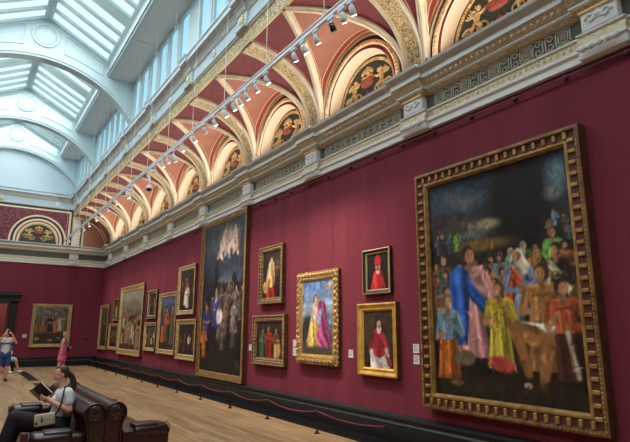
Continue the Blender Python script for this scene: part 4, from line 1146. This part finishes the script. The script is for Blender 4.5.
b = MB(); b.ell((0,0,-.575), (.08, .08, .08), 14, 9); b.build('dome', 'camera_black', t, True)
DAY = 0.50
# ------------------------------------------------------------------ leather double sofa
SX, SY0, SY1 = 1.565, 6.80, 9.72
sofa = thing('sofa', 'dark oxblood leather double sided chesterfield sofa on the wooden floor in the foreground', 'sofa', (SX, SY0, 0))
SL = SY1-SY0
b = MB(); b.rbox((0, SL/2, .20), (1.36, SL-.1, .22), .04); b.build('base', 'leather_dark', sofa, True)
for sx in (-1, 1):
    for y in (.14, SL/2, SL-.14):
        b = MB(); b.tube([(sx*.6, y, 0), (sx*.6, y, .03), (sx*.6, y, .06), (sx*.6, y, .11)], [.03, .045, .045, .03], 12); b.build('foot', 'wood_dark', sofa, True)
    for k in range(2):
        b = MB(); rows = []
        y0, y1 = .30+k*(SL-.6)/2+.01, .30+(k+1)*(SL-.6)/2-.01
        b.rbox((sx*.50, (y0+y1)/2, .375), (.56, y1-y0, .16), .055, n=4)
        for i in range(3): b.ell((sx*.50, y0+(y1-y0)*(i+.5)/3, .45), (.22, .20, .02), 12, 6)
        b.build('seat_cushion', 'leather_lit', sofa, True)
    # back: rolled top, tufted face
    prof = [(.005, .30), (.20, .32), (.185, .50), (.19, .63)] + [(.118+.118*math.cos(a), .775+.118*math.sin(a)) for a in np.linspace(-.75, PI*.93, 16)] + [(.004, .70)]
    # resample the profile evenly
    P = [Vector((q[0], q[1])) for q in prof]; dl = [0]
    for i in range(1, len(P)): dl.append(dl[-1]+(P[i]-P[i-1]).length)
    NP = 44; rp = []
    for i in range(NP+1):
        s = dl[-1]*i/NP; j = max(k for k in range(len(P)) if dl[k] <= s+1e-9); j = min(j, len(P)-2)
        rp.append(P[j].lerp(P[j+1], (s-dl[j])/max(1e-9, dl[j+1]-dl[j])))
    rows = []; NY = 110; btn = []
    for j in range(NY+1):
        y = SL*j/NY; row = []
        for i, q in enumerate(rp):
            s = dl[-1]*i/NP; nrm = Vector((0, 0))
            t = (rp[min(i+1, NP)]-rp[max(i-1, 0)]).normalized(); nrm = Vector((t.y, -t.x))
            dmin = 0
            for r_i, s0 in enumerate((.26, .40, .54)):
                yy = (y/.24 + (.5 if r_i % 2 else 0)); fy = (yy-math.floor(yy)-.5)*.24
                d2 = fy*fy+(s-s0)**2; dmin = max(dmin, math.exp(-d2/.0014))
            row.append((sx*(q.x - nrm.x*.022*dmin), y, q.y - nrm.y*.022*dmin))
        rows.append(row)
    b = MB(); b.grid(rows); b.add(rows[0], [tuple(range(NP+1))]); b.add(rows[-1], [tuple(range(NP+1))])
    back = b.build('backrest', 'leather', sofa, True)
    for yy in (-.012, SL+.012):
        b = MB(); b.tube([(sx*q.x, yy, q.y) for q in rp[2:-1]], .014, 6); b.build('piping', 'leather_dark', back, True)
        # pleated round end with a centre button
        b = MB(); cx_, cz_ = sx*.118, .775
        b.ell((cx_, yy, cz_), (.105, .022, .105), 20, 8)
        for k in range(10):
            a = 2*PI*k/10; b.tube([(cx_, yy-math.copysign(.022, -yy+.5)*1.0, cz_), (cx_+.09*math.cos(a), yy-math.copysign(.010, -yy+.5), cz_+.09*math.sin(a))], [.004, .010], 5)
        b.build('end_pleats', 'leather', back, True)
        b = MB(); b.ell((cx_, yy-math.copysign(.026, .5-yy), cz_-.06), (.018, .012, .018), 10, 6); b.build('button', 'leather_lit', back, True)
    for yy in (.13, SL-.13):
        b = MB()
        b.rbox((sx*.50, yy, .40), (.60, .24, .34), .05, n=4)
        b.rbox((sx*.56, yy, .53), (.46, .29, .16), .075, n=5)
        arm = b.build('arm', 'leather', sofa, True)
        b = MB(); b.rbox((sx*.50, yy, .598), (.30, .25, .045), .02, n=3); b.build('arm_pad', 'leather_dark', arm, True)
        b = MB(); b.tube([(sx*(.793), yy+.115*math.cos(a), .53+.07*math.sin(a)) for a in np.linspace(0, 2*PI, 19)[:-1]], .008, 5, closed=True); b.build('piping', 'leather_dark', arm, True)
        b = MB(); b.ell((sx*.795, yy, .53), (.012, .016, .016), 8, 6); b.ell((sx*.5, yy-math.copysign(.125, SL/2-yy), .46), (.018, .012, .018), 8, 6); b.build('button', 'leather_lit', arm, True)

# ------------------------------------------------------------------ people
def remesh(b, name, m, parent, voxel=.010, it=3):
    me = bpy.data.meshes.new(name); me.from_pydata(b.v, [], b.f)
    bm = bmesh.new(); bm.from_mesh(me); bmesh.ops.recalc_face_normals(bm, faces=bm.faces[:]); bm.to_mesh(me); bm.free()
    o = bpy.data.objects.new(name, me); C.objects.link(o)
    md = o.modifiers.new('r', 'REMESH'); md.mode = 'VOXEL'; md.voxel_size = voxel
    sm = o.modifiers.new('s', 'SMOOTH'); sm.iterations = it; sm.factor = .5
    dg = bpy.context.evaluated_depsgraph_get()
    nm = bpy.data.meshes.new_from_object(o.evaluated_get(dg))
    o.modifiers.clear(); o.data = nm; bpy.data.meshes.remove(me)
    nm.materials.clear(); nm.materials.append(M[m])
    nm.polygons.foreach_set('use_smooth', [True]*len(nm.polygons))
    if parent is not None: o.parent = parent
    return o
class Body(MB):
    def limb(s, pts, rs, n=12):
        for p, r in zip(pts, rs): s.ell(p, r, n, 8)
        for i in range(len(pts)-1): s.tube([pts[i], pts[i+1]], [rs[i], rs[i+1]], n)
    def hand(s, wrist, direction, palm_n, side, scale=1.0, curl=.7):
        # palm, four unequal bent fingers, thumb off the side
        d = Vector(direction).normalized(); n = Vector(palm_n); n = (n-d*n.dot(d)).normalized(); w = d.cross(n)*side
        W = Vector(wrist); k = scale
        R = Matrix((d, w, n)).transposed()
        s.ell(W+d*.045*k, (.052*k, .040*k, .016*k), 12, 8, R=R)
        for i, (off, ln) in enumerate(((.030, .070), (.011, .078), (-.009, .073), (-.028, .058))):
            a = W+d*.08*k+w*off*k
            m = a+(d*math.cos(curl*.5)+n*math.sin(curl*.5))*ln*.5*k; e = m+(d*math.cos(curl*1.4)+n*math.sin(curl*1.4))*ln*.5*k
            s.limb([a-d*.02*k, a, m, e], [.010*k, .0098*k, .009*k, .0078*k], 8)
        a = W+d*.025*k+w*.034*k; m = a+(w*.75+d*.55+n*.3)*.035*k; e = m+(d*.9+n*.45+w*.1)*.032*k
        s.limb([a, m, e], [.013*k, .011*k, .009*k], 8)
    def head_(s, c, fwd, k=1.0, up=(0,0,1)):
        f = Vector(fwd).normalized(); u = Vector(up); u = (u-f*u.dot(f)).normalized(); l = u.cross(f)
        R = Matrix((f, l, u)).transposed(); c = Vector(c)
        def P(x, y, z): return c+(f*x+l*y+u*z)*k
        s.ell(P(-.01, 0, .025), (.096*k, .074*k, .088*k), 16, 12, R=R)       # cranium
        s.ell(P(.030, 0, -.035), (.062*k, .056*k, .075*k), 14, 10, R=R)      # face
        s.ell(P(.056, 0, -.090), (.024*k, .026*k, .020*k), 10, 7, R=R)       # chin
        s.limb([P(.085, 0, .012), P(.104, 0, -.022), P(.108, 0, -.032)], [.010*k, .013*k, .015*k], 8)   # nose
        s.ell(P(.088, 0, -.062), (.014*k, .022*k, .008*k), 8, 6, R=R); s.ell(P(.086, 0, -.073), (.013*k, .020*k, .008*k), 8, 6, R=R)
        for q in (-1, 1):
            s.ell(P(-.005, q*.074, -.015), (.018*k, .008*k, .030*k), 8, 6, R=R)
            s.ell(P(.074, q*.030, .018), (.016*k, .022*k, .008*k), 8, 6, R=R); s.ell(P(.066, q*.036, -.03), (.022*k, .022*k, .022*k), 8, 6, R=R)
        return P, R
def face_bits(P, R, k, parent, hairm):
    for q in (-1, 1):
        b = MB(); b.ell(P(.083, q*.031, .000), (.010*k, .014*k, .009*k), 8, 6, R=R); e = b.build('eye', 'eye_white', parent, True)
        b = MB(); b.ell(P(.091, q*.031, .000), (.005*k, .007*k, .007*k), 8, 6, R=R); b.build('iris', 'eye_dark', e, True)
        b = MB(); b.ell(P(.088, q*.033, .024), (.006*k, .020*k, .004*k), 8, 5, R=R); b.build('eyebrow', hairm, parent, True)
    b = MB(); b.ell(P(.094, 0, -.067), (.012*k, .021*k, .009*k), 8, 6, R=R); b.build('mouth', 'lips', parent, True)

# seated woman reading, facing the left side of the hall
o0 = Vector((1.20, 7.75, 0))
wm = thing('person', 'seated woman in a white tee and black trousers reading on the leather sofa', 'person', o0)
def V(x, y, z): return Vector((x, y, z))-o0
b = Body()
b.limb([V(1.20,7.75,.56), V(1.235,7.75,.70), V(1.245,7.75,.84)], [.135, .118, .125])
b.limb([V(1.245,7.66,.90), V(1.245,7.84,.90)], [.105, .105]); b.limb([V(1.25,7.60,.955), V(1.25,7.90,.955)], [.062, .062])
b.limb([V(1.235,7.75,.96), V(1.215,7.75,1.05), V(1.20,7.75,1.12)], [.075, .050, .046])
hc = V(1.175, 7.75, 1.185)
P, R = b.head_(hc, (-1, -.12, -.16), .88)
# near arm (her left), far arm
b.limb([V(1.25,7.575,.95), V(1.275,7.515,.75)], [.054, .043]); b.limb([V(1.275,7.515,.75), V(1.19,7.53,.79), V(1.05,7.60,.875)], [.043, .041, .027])
b.limb([V(1.25,7.925,.95), V(1.24,7.98,.75)], [.054, .043]); b.limb([V(1.24,7.98,.75), V(1.15,7.95,.80), V(1.03,7.87,.885)], [.043, .041, .027])
b.hand(V(1.045,7.605,.878), (-.85, .30, .28), (.1, .8, .5), 1, .95, .8); b.hand(V(1.025,7.868,.888), (-.85, -.30, .22), (.1, -.8, .6), -1, .95, .8)
b.limb([V(1.18,7.66,.555), V(.68,7.64,.70), V(.56,7.66,.28)], [.105, .062, .04]); b.limb([V(1.18,7.84,.555), V(.72,7.86,.56), V(.66,7.88,.12)], [.105, .062, .04])
b.limb([V(.66,7.88,.10), V(.54,7.88,.05)], [.04, .035]); b.limb([V(.56,7.66,.25), V(.45,7.66,.20)], [.04, .032])
remesh(b, 'body', 'skin', wm, .007, 3)
face_bits(P, R, .88, wm, 'hair_brown')
b = Body()   # tee: torso and short sleeves
b.limb([V(1.20,7.75,.62), V(1.232,7.75,.72), V(1.245,7.75,.84)], [.142, .132, .138]); b.limb([V(1.24,7.66,.90), V(1.24,7.84,.90)], [.116, .116])
b.limb([V(1.25,7.60,.955), V(1.25,7.90,.955)], [.072, .072]); b.limb([V(1.155,7.69,.855), V(1.155,7.81,.855)], [.062, .062])
b.limb([V(1.25,7.575,.95), V(1.265,7.54,.845)], [.068, .064]); b.limb([V(1.25,7.925,.95), V(1.245,7.96,.845)], [.068, .064])
remesh(b, 'tee_shirt', 'tee_white', wm, .009, 2)
b = Body()   # trousers
b.limb([V(1.20,7.75,.54), V(1.215,7.75,.63)], [.150, .140]); b.limb([V(1.19,7.66,.55), V(.68,7.64,.70), V(.60,7.655,.42), V(.565,7.66,.30)], [.122, .080, .070, .058])
b.limb([V(1.19,7.84,.55), V(.72,7.86,.565), V(.68,7.875,.32), V(.662,7.88,.15)], [.122, .080, .070, .060])
remesh(b, 'trousers', 'trouser_black', wm, .010, 2)
for p, d in ((V(.58,7.88,.055), (-1,0,-.1)), (V(.485,7.66,.20), (-1,0,-.25))):
    b = Body(); b.limb([p+Vector((.09,0,.01)), p, p+Vector((-.09,0,-.012))], [.042, .042, .034]); remesh(b, 'shoe', 'shoe_dark', wm, .009, 2)
b = Body()   # hair pulled back into a bunched ponytail
f = Vector((-1,-.12,-.14)).normalized()
b.ell(P(-.028, 0, .036), (.080, .072, .078), 16, 12, R=R); b.limb([P(.035,0,.092), P(.0,0,.106)], [.026, .024])
b.ell(P(-.055, 0, -.010), (.056, .063, .066), 14, 10, R=R)
b.limb([P(-.110,0,-.02), P(-.14,0,-.05)], [.032, .036]); b.limb([P(-.14,0,-.05), P(-.165,-.01,-.13), P(-.17,-.012,-.22), P(-.15,-.012,-.30)], [.036, .042, .036, .015])
remesh(b, 'hair', 'hair_brown', wm, .009, 2)
b = MB(); b.tube([P(-.118,0,-.025)+Vector((0, .036*math.cos(a), .036*math.sin(a))) for a in np.linspace(0, 2*PI, 13)[:-1]], .009, 6, closed=True); b.build('hair_tie', 'strap_black', wm, True)
# book held open
t = thing('booklet', 'open dark guide booklet with pale pages in the hands of the seated woman', 'book', (.93, 7.73, .95))
Rb = Vector((.60, .55, .58)).to_track_quat('Z', 'Y').to_matrix() @ Matrix.Rotation(math.radians(60), 3, 'Z')
for s in (-1, 1):
    Rk = Rb @ Matrix.Rotation(s*math.radians(16), 3, 'X')
    b = MB(); b.box(Rk @ Vector((0, s*.072, -.004)), (.195, .14, .006), R=Rk); b.build('cover', 'book_cover', t)
    b = MB(); b.box(Rk @ Vector((0, s*.070, .010)), (.188, .136, .020), R=Rk); b.build('pages', 'book_page', t)
# handbag
t = thing('handbag', 'small ivory handbag with dark strap resting against the hip of the seated woman', 'handbag', (1.00, 7.475, .665))
Rb = Matrix.Rotation(-.10, 3, 'Y') @ Matrix.Rotation(-.12, 3, 'Z')
b = MB(); b.rbox((0, 0, 0), (.23, .07, .14), .018, R=Rb); b.build('body', 'bag_ivory', t, True)
b = MB(); b.rbox(Rb @ Vector((0, -.032, .035)), (.225, .014, .075), .006, R=Rb); b.build('flap', 'bag_ivory', t, True)
b = MB(); b.box(Rb @ Vector((-.03, -.042, .01)), (.014, .008, .07), R=Rb); b.ell(Rb @ Vector((-.09, -.04, -.03)), (.014, .006, .016), 8, 6); b.build('clasp', 'strap_black', t)
q = Vector((1.00, 7.475, .665))
b = MB(); b.tube([Vector(p)-q for p in ((1.10,7.475,.70),(1.14,7.455,.76),(1.17,7.47,.85),(1.19,7.515,.95),(1.215,7.60,1.032),(1.27,7.64,1.035),(1.33,7.64,.99))], .011, 6); b.build('strap', 'strap_black', t, True)

# man photographing, arms raised to his face
o1 = Vector((1.40, 21.6, 0))
mn = thing('person', 'standing man in white vest and blue shorts holding a phone to his face', 'person', o1)
b = Body()
for s in (-1, 1):
    b.limb([(s*.09,0,.92), (s*.10,-.02,.50), (s*.10,.02,.09)], [.095, .062, .042]); b.limb([(s*.10,.02,.055), (s*.12,-.14,.035)], [.045, .036])
b.limb([(0,0,.95), (0,0,1.12), (0,.01,1.28)], [.145, .135, .15]); b.limb([(-.09,.01,1.36), (.09,.01,1.36)], [.115, .115]); b.limb([(-.16,.02,1.43), (.16,.02,1.43)], [.065, .065])
b.limb([(0,.02,1.44), (0,0,1.54)], [.065, .058])
P, R = b.head_((0, -.02, 1.66), (.05, -1, .05), 1.04)
b.limb([(-.20,.01,1.43), (-.30,-.12,1.24), (-.11,-.27,1.56)], [.056, .043, .030]); b.limb([(.20,.01,1.43), (.29,-.16,1.30), (.14,-.27,1.58)], [.056, .043, .030])
b.hand((-.11,-.27,1.56), (.55,-.1,.8), (1,.3,0), 1, 1.0, .9); b.hand((.14,-.27,1.58), (-.55,-.1,.75), (-1,.3,0), -1, 1.0, .9)
remesh(b, 'body', 'skin', mn, .011, 3); face_bits(P, R, 1.04, mn, 'hair_dark')
b = Body(); b.limb([(0,0,.92), (0,0,1.12), (0,.01,1.28)], [.150, .140, .154]); b.limb([(-.08,.01,1.35), (.08,.01,1.35)], [.125, .125]); b.limb([(-.10,.02,1.42), (.10,.02,1.42)], [.07, .07]); remesh(b, 'vest', 'tee_white', mn, .012, 2)
b = MB(); b.tube([(.172*math.cos(a)*1.12, .01+.158*math.sin(a), 1.285) for a in np.linspace(0, 2*PI, 25)[:-1]], .026, 8, closed=True); b.build('chest_band', 'stripe_blue', mn, True)
b = Body(); b.limb([(-.05,0,.90), (.05,0,.90)], [.155, .155])
for s in (-1, 1): b.limb([(s*.095,0,.84), (s*.11,-.01,.56)], [.108, .092])
remesh(b, 'shorts', 'shorts_blue', mn, .012, 2)
b = Body(); b.ell(P(-.028,0,.045), (.10, .086, .092), 14, 10, R=R); b.ell(P(-.055,0,-.01), (.065,.076,.07), 12, 8, R=R); remesh(b, 'hair', 'hair_dark', mn, .011, 1)
for s in (-1, 1):
    b = Body(); b.limb([(s*.10,.04,.05), (s*.11,-.05,.05), (s*.125,-.15,.04)], [.052, .05, .042]); remesh(b, 'shoe', 'shoe_dark', mn, .011, 2)
t = thing('phone', 'dark phone held up at the face of the standing man', 'phone', o1+Vector((0.015, -.235, 1.67)))
b = MB(); b.rbox((0,0,0), (.075, .010, .15), .004); b.build('phone_body', 'phone_black', t)
b = MB(); b.cyl((.02,-.007,.05), (.02,-.004,.05), .010, n=10); b.build('camera_lens', 'lamp_grey', t)

# bench and a sitter behind the man
o2 = Vector((1.72, 25.75, 0))
t = thing('bench', 'dark low bench under the sitter behind the standing man', 'bench', o2+Vector((0,.05,0)))
b = MB(); b.rbox((0,.15,.40), (.75,.7,.12), .04); b.build('seat', 'leather_dark', t, True)
for sx in (-1, 1):
    for sy in (-.1, .4):
        b = MB(); b.cyl((sx*.3, sy, 0), (sx*.3, sy, .36), .03, .035, 8); b.build('leg', 'wood_dark', t)
st = thing('person', 'person in light blue shorts and white shoes sitting partly hidden behind the standing man', 'person', o2)
b = Body()
b.limb([(0,.1,.55), (-.01,.12,.75), (-.02,.10,.95)], [.14, .13, .14]); b.limb([(-.15,.10,1.03), (.13,.10,1.03)], [.07, .07]); b.limb([(-.02,.10,1.05), (-.02,.07,1.14)], [.06, .055])
P, R = b.head_((-.02, .05, 1.24), (-.3, -1, -.1), 1.0)
b.limb([(-.19,.10,1.02), (-.24,.02,.78), (-.16,-.18,.68)], [.052,.042,.03]); b.limb([(.17,.10,1.02), (.20,.02,.78), (.14,-.18,.68)], [.052,.042,.03])
b.hand((-.16,-.18,.68), (.1,-1,-.1), (0,0,-1), 1); b.hand((.14,-.18,.68), (-.1,-1,-.1), (0,0,-1), -1)
b.limb([(-.08,.08,.54), (.04,-.36,.52), (.16,-.62,.09)], [.10,.062,.042]); b.limb([(.10,.08,.54), (.34,-.32,.52), (.50,-.22,.09)], [.10,.062,.042])
b.limb([(.16,-.62,.06), (.20,-.74,.04)], [.045,.035]); b.limb([(.50,-.22,.06), (.56,-.34,.04)], [.045,.035])
remesh(b, 'body', 'skin', st, .011, 3); face_bits(P, R, 1.0, st, 'hair_dark')
b = Body(); b.limb([(0,.1,.60), (-.01,.12,.75), (-.02,.10,.95)], [.152,.145,.152]); b.limb([(-.15,.10,1.03), (.13,.10,1.03)], [.08,.08]); b.limb([(-.19,.10,1.02), (-.22,.06,.88)], [.066,.06]); b.limb([(.17,.10,1.02), (.19,.06,.88)], [.066,.06]); remesh(b, 'shirt', 'stripe_blue', st, .012, 2)
b = Body(); b.limb([(0,.1,.53), (0,.1,.60)], [.155,.15]); b.limb([(-.08,.08,.54), (.03,-.30,.53)], [.125,.098]); b.limb([(.10,.08,.54), (.31,-.27,.53)], [.125,.098]); remesh(b, 'shorts', 'shorts_light', st, .012, 2)
b = Body(); b.ell(P(-.028,0,.045), (.10,.084,.09), 14, 10, R=R); b.ell(P(-.055,0,-.01), (.065,.076,.07), 12, 8, R=R); remesh(b, 'hair', 'hair_dark', st, .011, 1)
for a_, b_ in (((.15,-.60,.05), (.205,-.78,.045)), ((.49,-.20,.05), (.58,-.37,.045))):
    b = Body(); m_ = [(x+y)/2 for x, y in zip(a_, b_)]; b.limb([a_, m_, b_], [.056,.054,.045]); remesh(b, 'shoe', 'shoe_white', st, .011, 2)

# woman in a pink dress near the market painting
o3 = Vector((3.86, 25.6, 0))
pk = thing('person', 'standing woman with tied blonde hair in a pink floral dress beside the market painting', 'person', o3)
b = Body()
b.limb([(.06,.02,.85), (.07,.0,.46), (.06,.03,.08)], [.095,.056,.036]); b.limb([(-.06,-.02,.85), (-.08,-.05,.46), (-.17,-.10,.08)], [.095,.056,.036])
b.limb([(.06,.03,.05), (.16,.06,.03)], [.036,.028]); b.limb([(-.17,-.10,.05), (-.08,-.09,.03)], [.036,.028])
b.limb([(0,0,.92), (.0,0,1.08), (0,0,1.22)], [.13,.108,.12]); b.limb([(-.02,-.08,1.28), (.02,.08,1.28)], [.10,.10]); b.limb([(-.03,-.13,1.34), (.03,.13,1.34)], [.052,.052])
b.limb([(0,0,1.36), (.02,.0,1.46)], [.05,.046])
P, R = b.head_((.035, .0, 1.55), (.8, .6, .0), .98)
b.limb([(-.03,-.17,1.33), (-.09,-.22,1.10), (-.07,-.24,.88)], [.043,.036,.026]); b.limb([(.04,.17,1.33), (.10,.20,1.10), (.22,.14,.98)], [.043,.036,.026])
b.hand((-.07,-.24,.88), (.1,0,-1), (1,.3,0), 1, .95, .4); b.hand((.22,.14,.98), (.9,-.3,.1), (0,-1,.2), 1, .95, .6)
remesh(b, 'body', 'skin_pale', pk, .011, 3); face_bits(P, R, .98, pk, 'hair_blonde')
b = Body(); b.limb([(0,0,.93), (0,0,1.08), (0,0,1.20)], [.145,.122,.135]); b.limb([(-.015,-.07,1.26), (.015,.07,1.26)], [.105,.105]); b.limb([(0,0,.90), (-.01,-.01,.66), (-.02,-.01,.50)], [.150,.170,.185])
for s in (-1, 1): b.limb([(.01*s,.09*s,1.30), (.02*s,.10*s,1.38)], [.03,.022])
remesh(b, 'dress', 'dress_pink', pk, .011, 2)
b = Body(); b.ell(P(-.026,0,.038), (.096,.082,.09), 14, 10, R=R); b.ell(P(-.06,0,-.02), (.06,.07,.06), 12, 8, R=R); b.ell(P(-.09,0,.095), (.05,.05,.045), 10, 8, R=R); remesh(b, 'hair', 'hair_blonde', pk, .011, 1)
for p in ((.06,.03,.04), (-.17,-.10,.04)):
    b = Body(); b.limb([p, (p[0]+.06, p[1]+.015, .03), (p[0]+.13, p[1]+.03, .025)], [.042,.038,.032]); remesh(b, 'shoe', 'shoe_white', pk, .011, 2)
t = thing('shoulder_bag', 'black shoulder bag hanging at the side of the woman in pink', 'handbag', o3+Vector((.17, -.12, .95)))
b = MB(); b.rbox((0,0,0), (.12,.20,.18), .03); b.build('body', 'strap_black', t, True)
b = MB(); b.tube([(0,-.05,.09), (-.06,-.06,.25), (-.15,-.03,.44), (-.20,0,.44), (-.27,.05,.30)], .012, 6); b.build('strap', 'strap_black', t, True)

# ------------------------------------------------------------------ light: skylight panes, clerestory panes, and the track lamps
def spot(name, loc, tgt, e, size, blend, col, r=.06):
    l = bpy.data.lights.new(name, 'SPOT'); l.energy = e; l.spot_size = math.radians(size); l.spot_blend = blend; l.color = col; l.shadow_soft_size = r
    o = bpy.data.objects.new(name, l); C.objects.link(o); o.location = loc
    o.rotation_euler = (Vector(tgt)-Vector(loc)).to_track_quat('-Z', 'Y').to_euler()
    return o
WARM = (1.0, .90, .78)
for i, y in enumerate(SPY):
    if y < 6.3: continue
    spot('track_lamp', (TX+.10, y, TZ-.34), (XW, y, 2.2), 150 if y > 11 else 140, 56, .9, WARM)
# unseen spots added to brighten the floor, mirroring the track in view; no second rail built
for y in np.arange(-3, 29, 2.6):
    spot('track_lamp', (2*XC-TX, y, TZ-.34), (3.2, y, 0), 112, 110, 1.0, (1, .95, .88), .1)
# unseen area lights added above the cornice ledge to brighten the cove
for y in bays[1:]:
    l = bpy.data.lights.new('cove_fill', 'AREA'); l.shape = 'RECTANGLE'; l.size = 2.2; l.size_y = .10; l.energy = 36; l.color = (1.0, .93, .82)
    o = bpy.data.objects.new('cove_fill', l); C.objects.link(o); o.location = (XW-.22, y, 6.09); o.rotation_euler = (PI-.45, 0, -PI/2) if False else (0, 0, 0)
    o.rotation_euler = Vector((-.8, 0, 1.0)).to_track_quat('-Z', 'Y').to_euler()
for (a, e) in spans:        # daylight falling through the roof glass
    for s in (1, -1):
        l = bpy.data.lights.new('roof_daylight', 'AREA'); l.shape = 'RECTANGLE'; l.size = 2.0; l.size_y = (e-a)*.9; l.energy = 20*(e-a)*2*DAY; l.color = (.90, .98, 1.0)
        o = bpy.data.objects.new('roof_daylight', l); C.objects.link(o); o.location = (XC+s*1.03, (a+e)/2, (ZR+ZK)/2-.22); o.rotation_euler = (0, s*math.atan2(ZR-ZK, XS-XC), 0)
l = bpy.data.lights.new('room_lamp', 'AREA'); l.size = 3; l.energy = 30; l.color = (1, .9, .82)
o = bpy.data.objects.new('room_lamp', l); C.objects.link(o); o.location = (XC, YE+2.4, 3.9)

w = bpy.data.worlds.new('sky'); sc.world = w; w.use_nodes = True
nt = w.node_tree; bg = nt.nodes['Background']; sk = nt.nodes.new('ShaderNodeTexSky'); sk.sky_type = 'HOSEK_WILKIE'
nt.links.new(sk.outputs['Color'], bg.inputs['Color']); bg.inputs['Strength'].default_value = .4

# ------------------------------------------------------------------ camera
yaw, pitch, roll, fpx = 0.591084, 0.210801, 0.005205, 515.76
fw = Vector((math.sin(yaw)*math.cos(pitch), math.cos(yaw)*math.cos(pitch), math.sin(pitch)))
r0 = Vector((math.cos(yaw), -math.sin(yaw), 0)); u0 = r0.cross(fw)
rt = r0*math.cos(roll)+u0*math.sin(roll); uu = -r0*math.sin(roll)+u0*math.cos(roll)
cam = bpy.data.cameras.new('camera'); co = bpy.data.objects.new('camera', cam); C.objects.link(co)
Mx = Matrix((rt, uu, -fw)).transposed().to_4x4(); Mx.translation = Vector((0, 0, 1.75)); co.matrix_world = Mx
cam.sensor_width = 36; cam.lens = fpx/630*36; cam.clip_end = 200
sc.camera = co
vs = sc.view_settings; vs.view_transform = 'Standard'; vs.look = 'None'; vs.gamma = 1; vs.use_curve_mapping = False; vs.exposure = 0.14
sc.cycles.use_denoising = True; sc.cycles.max_bounces = 8; sc.cycles.diffuse_bounces = 5; sc.cycles.sample_clamp_indirect = 6
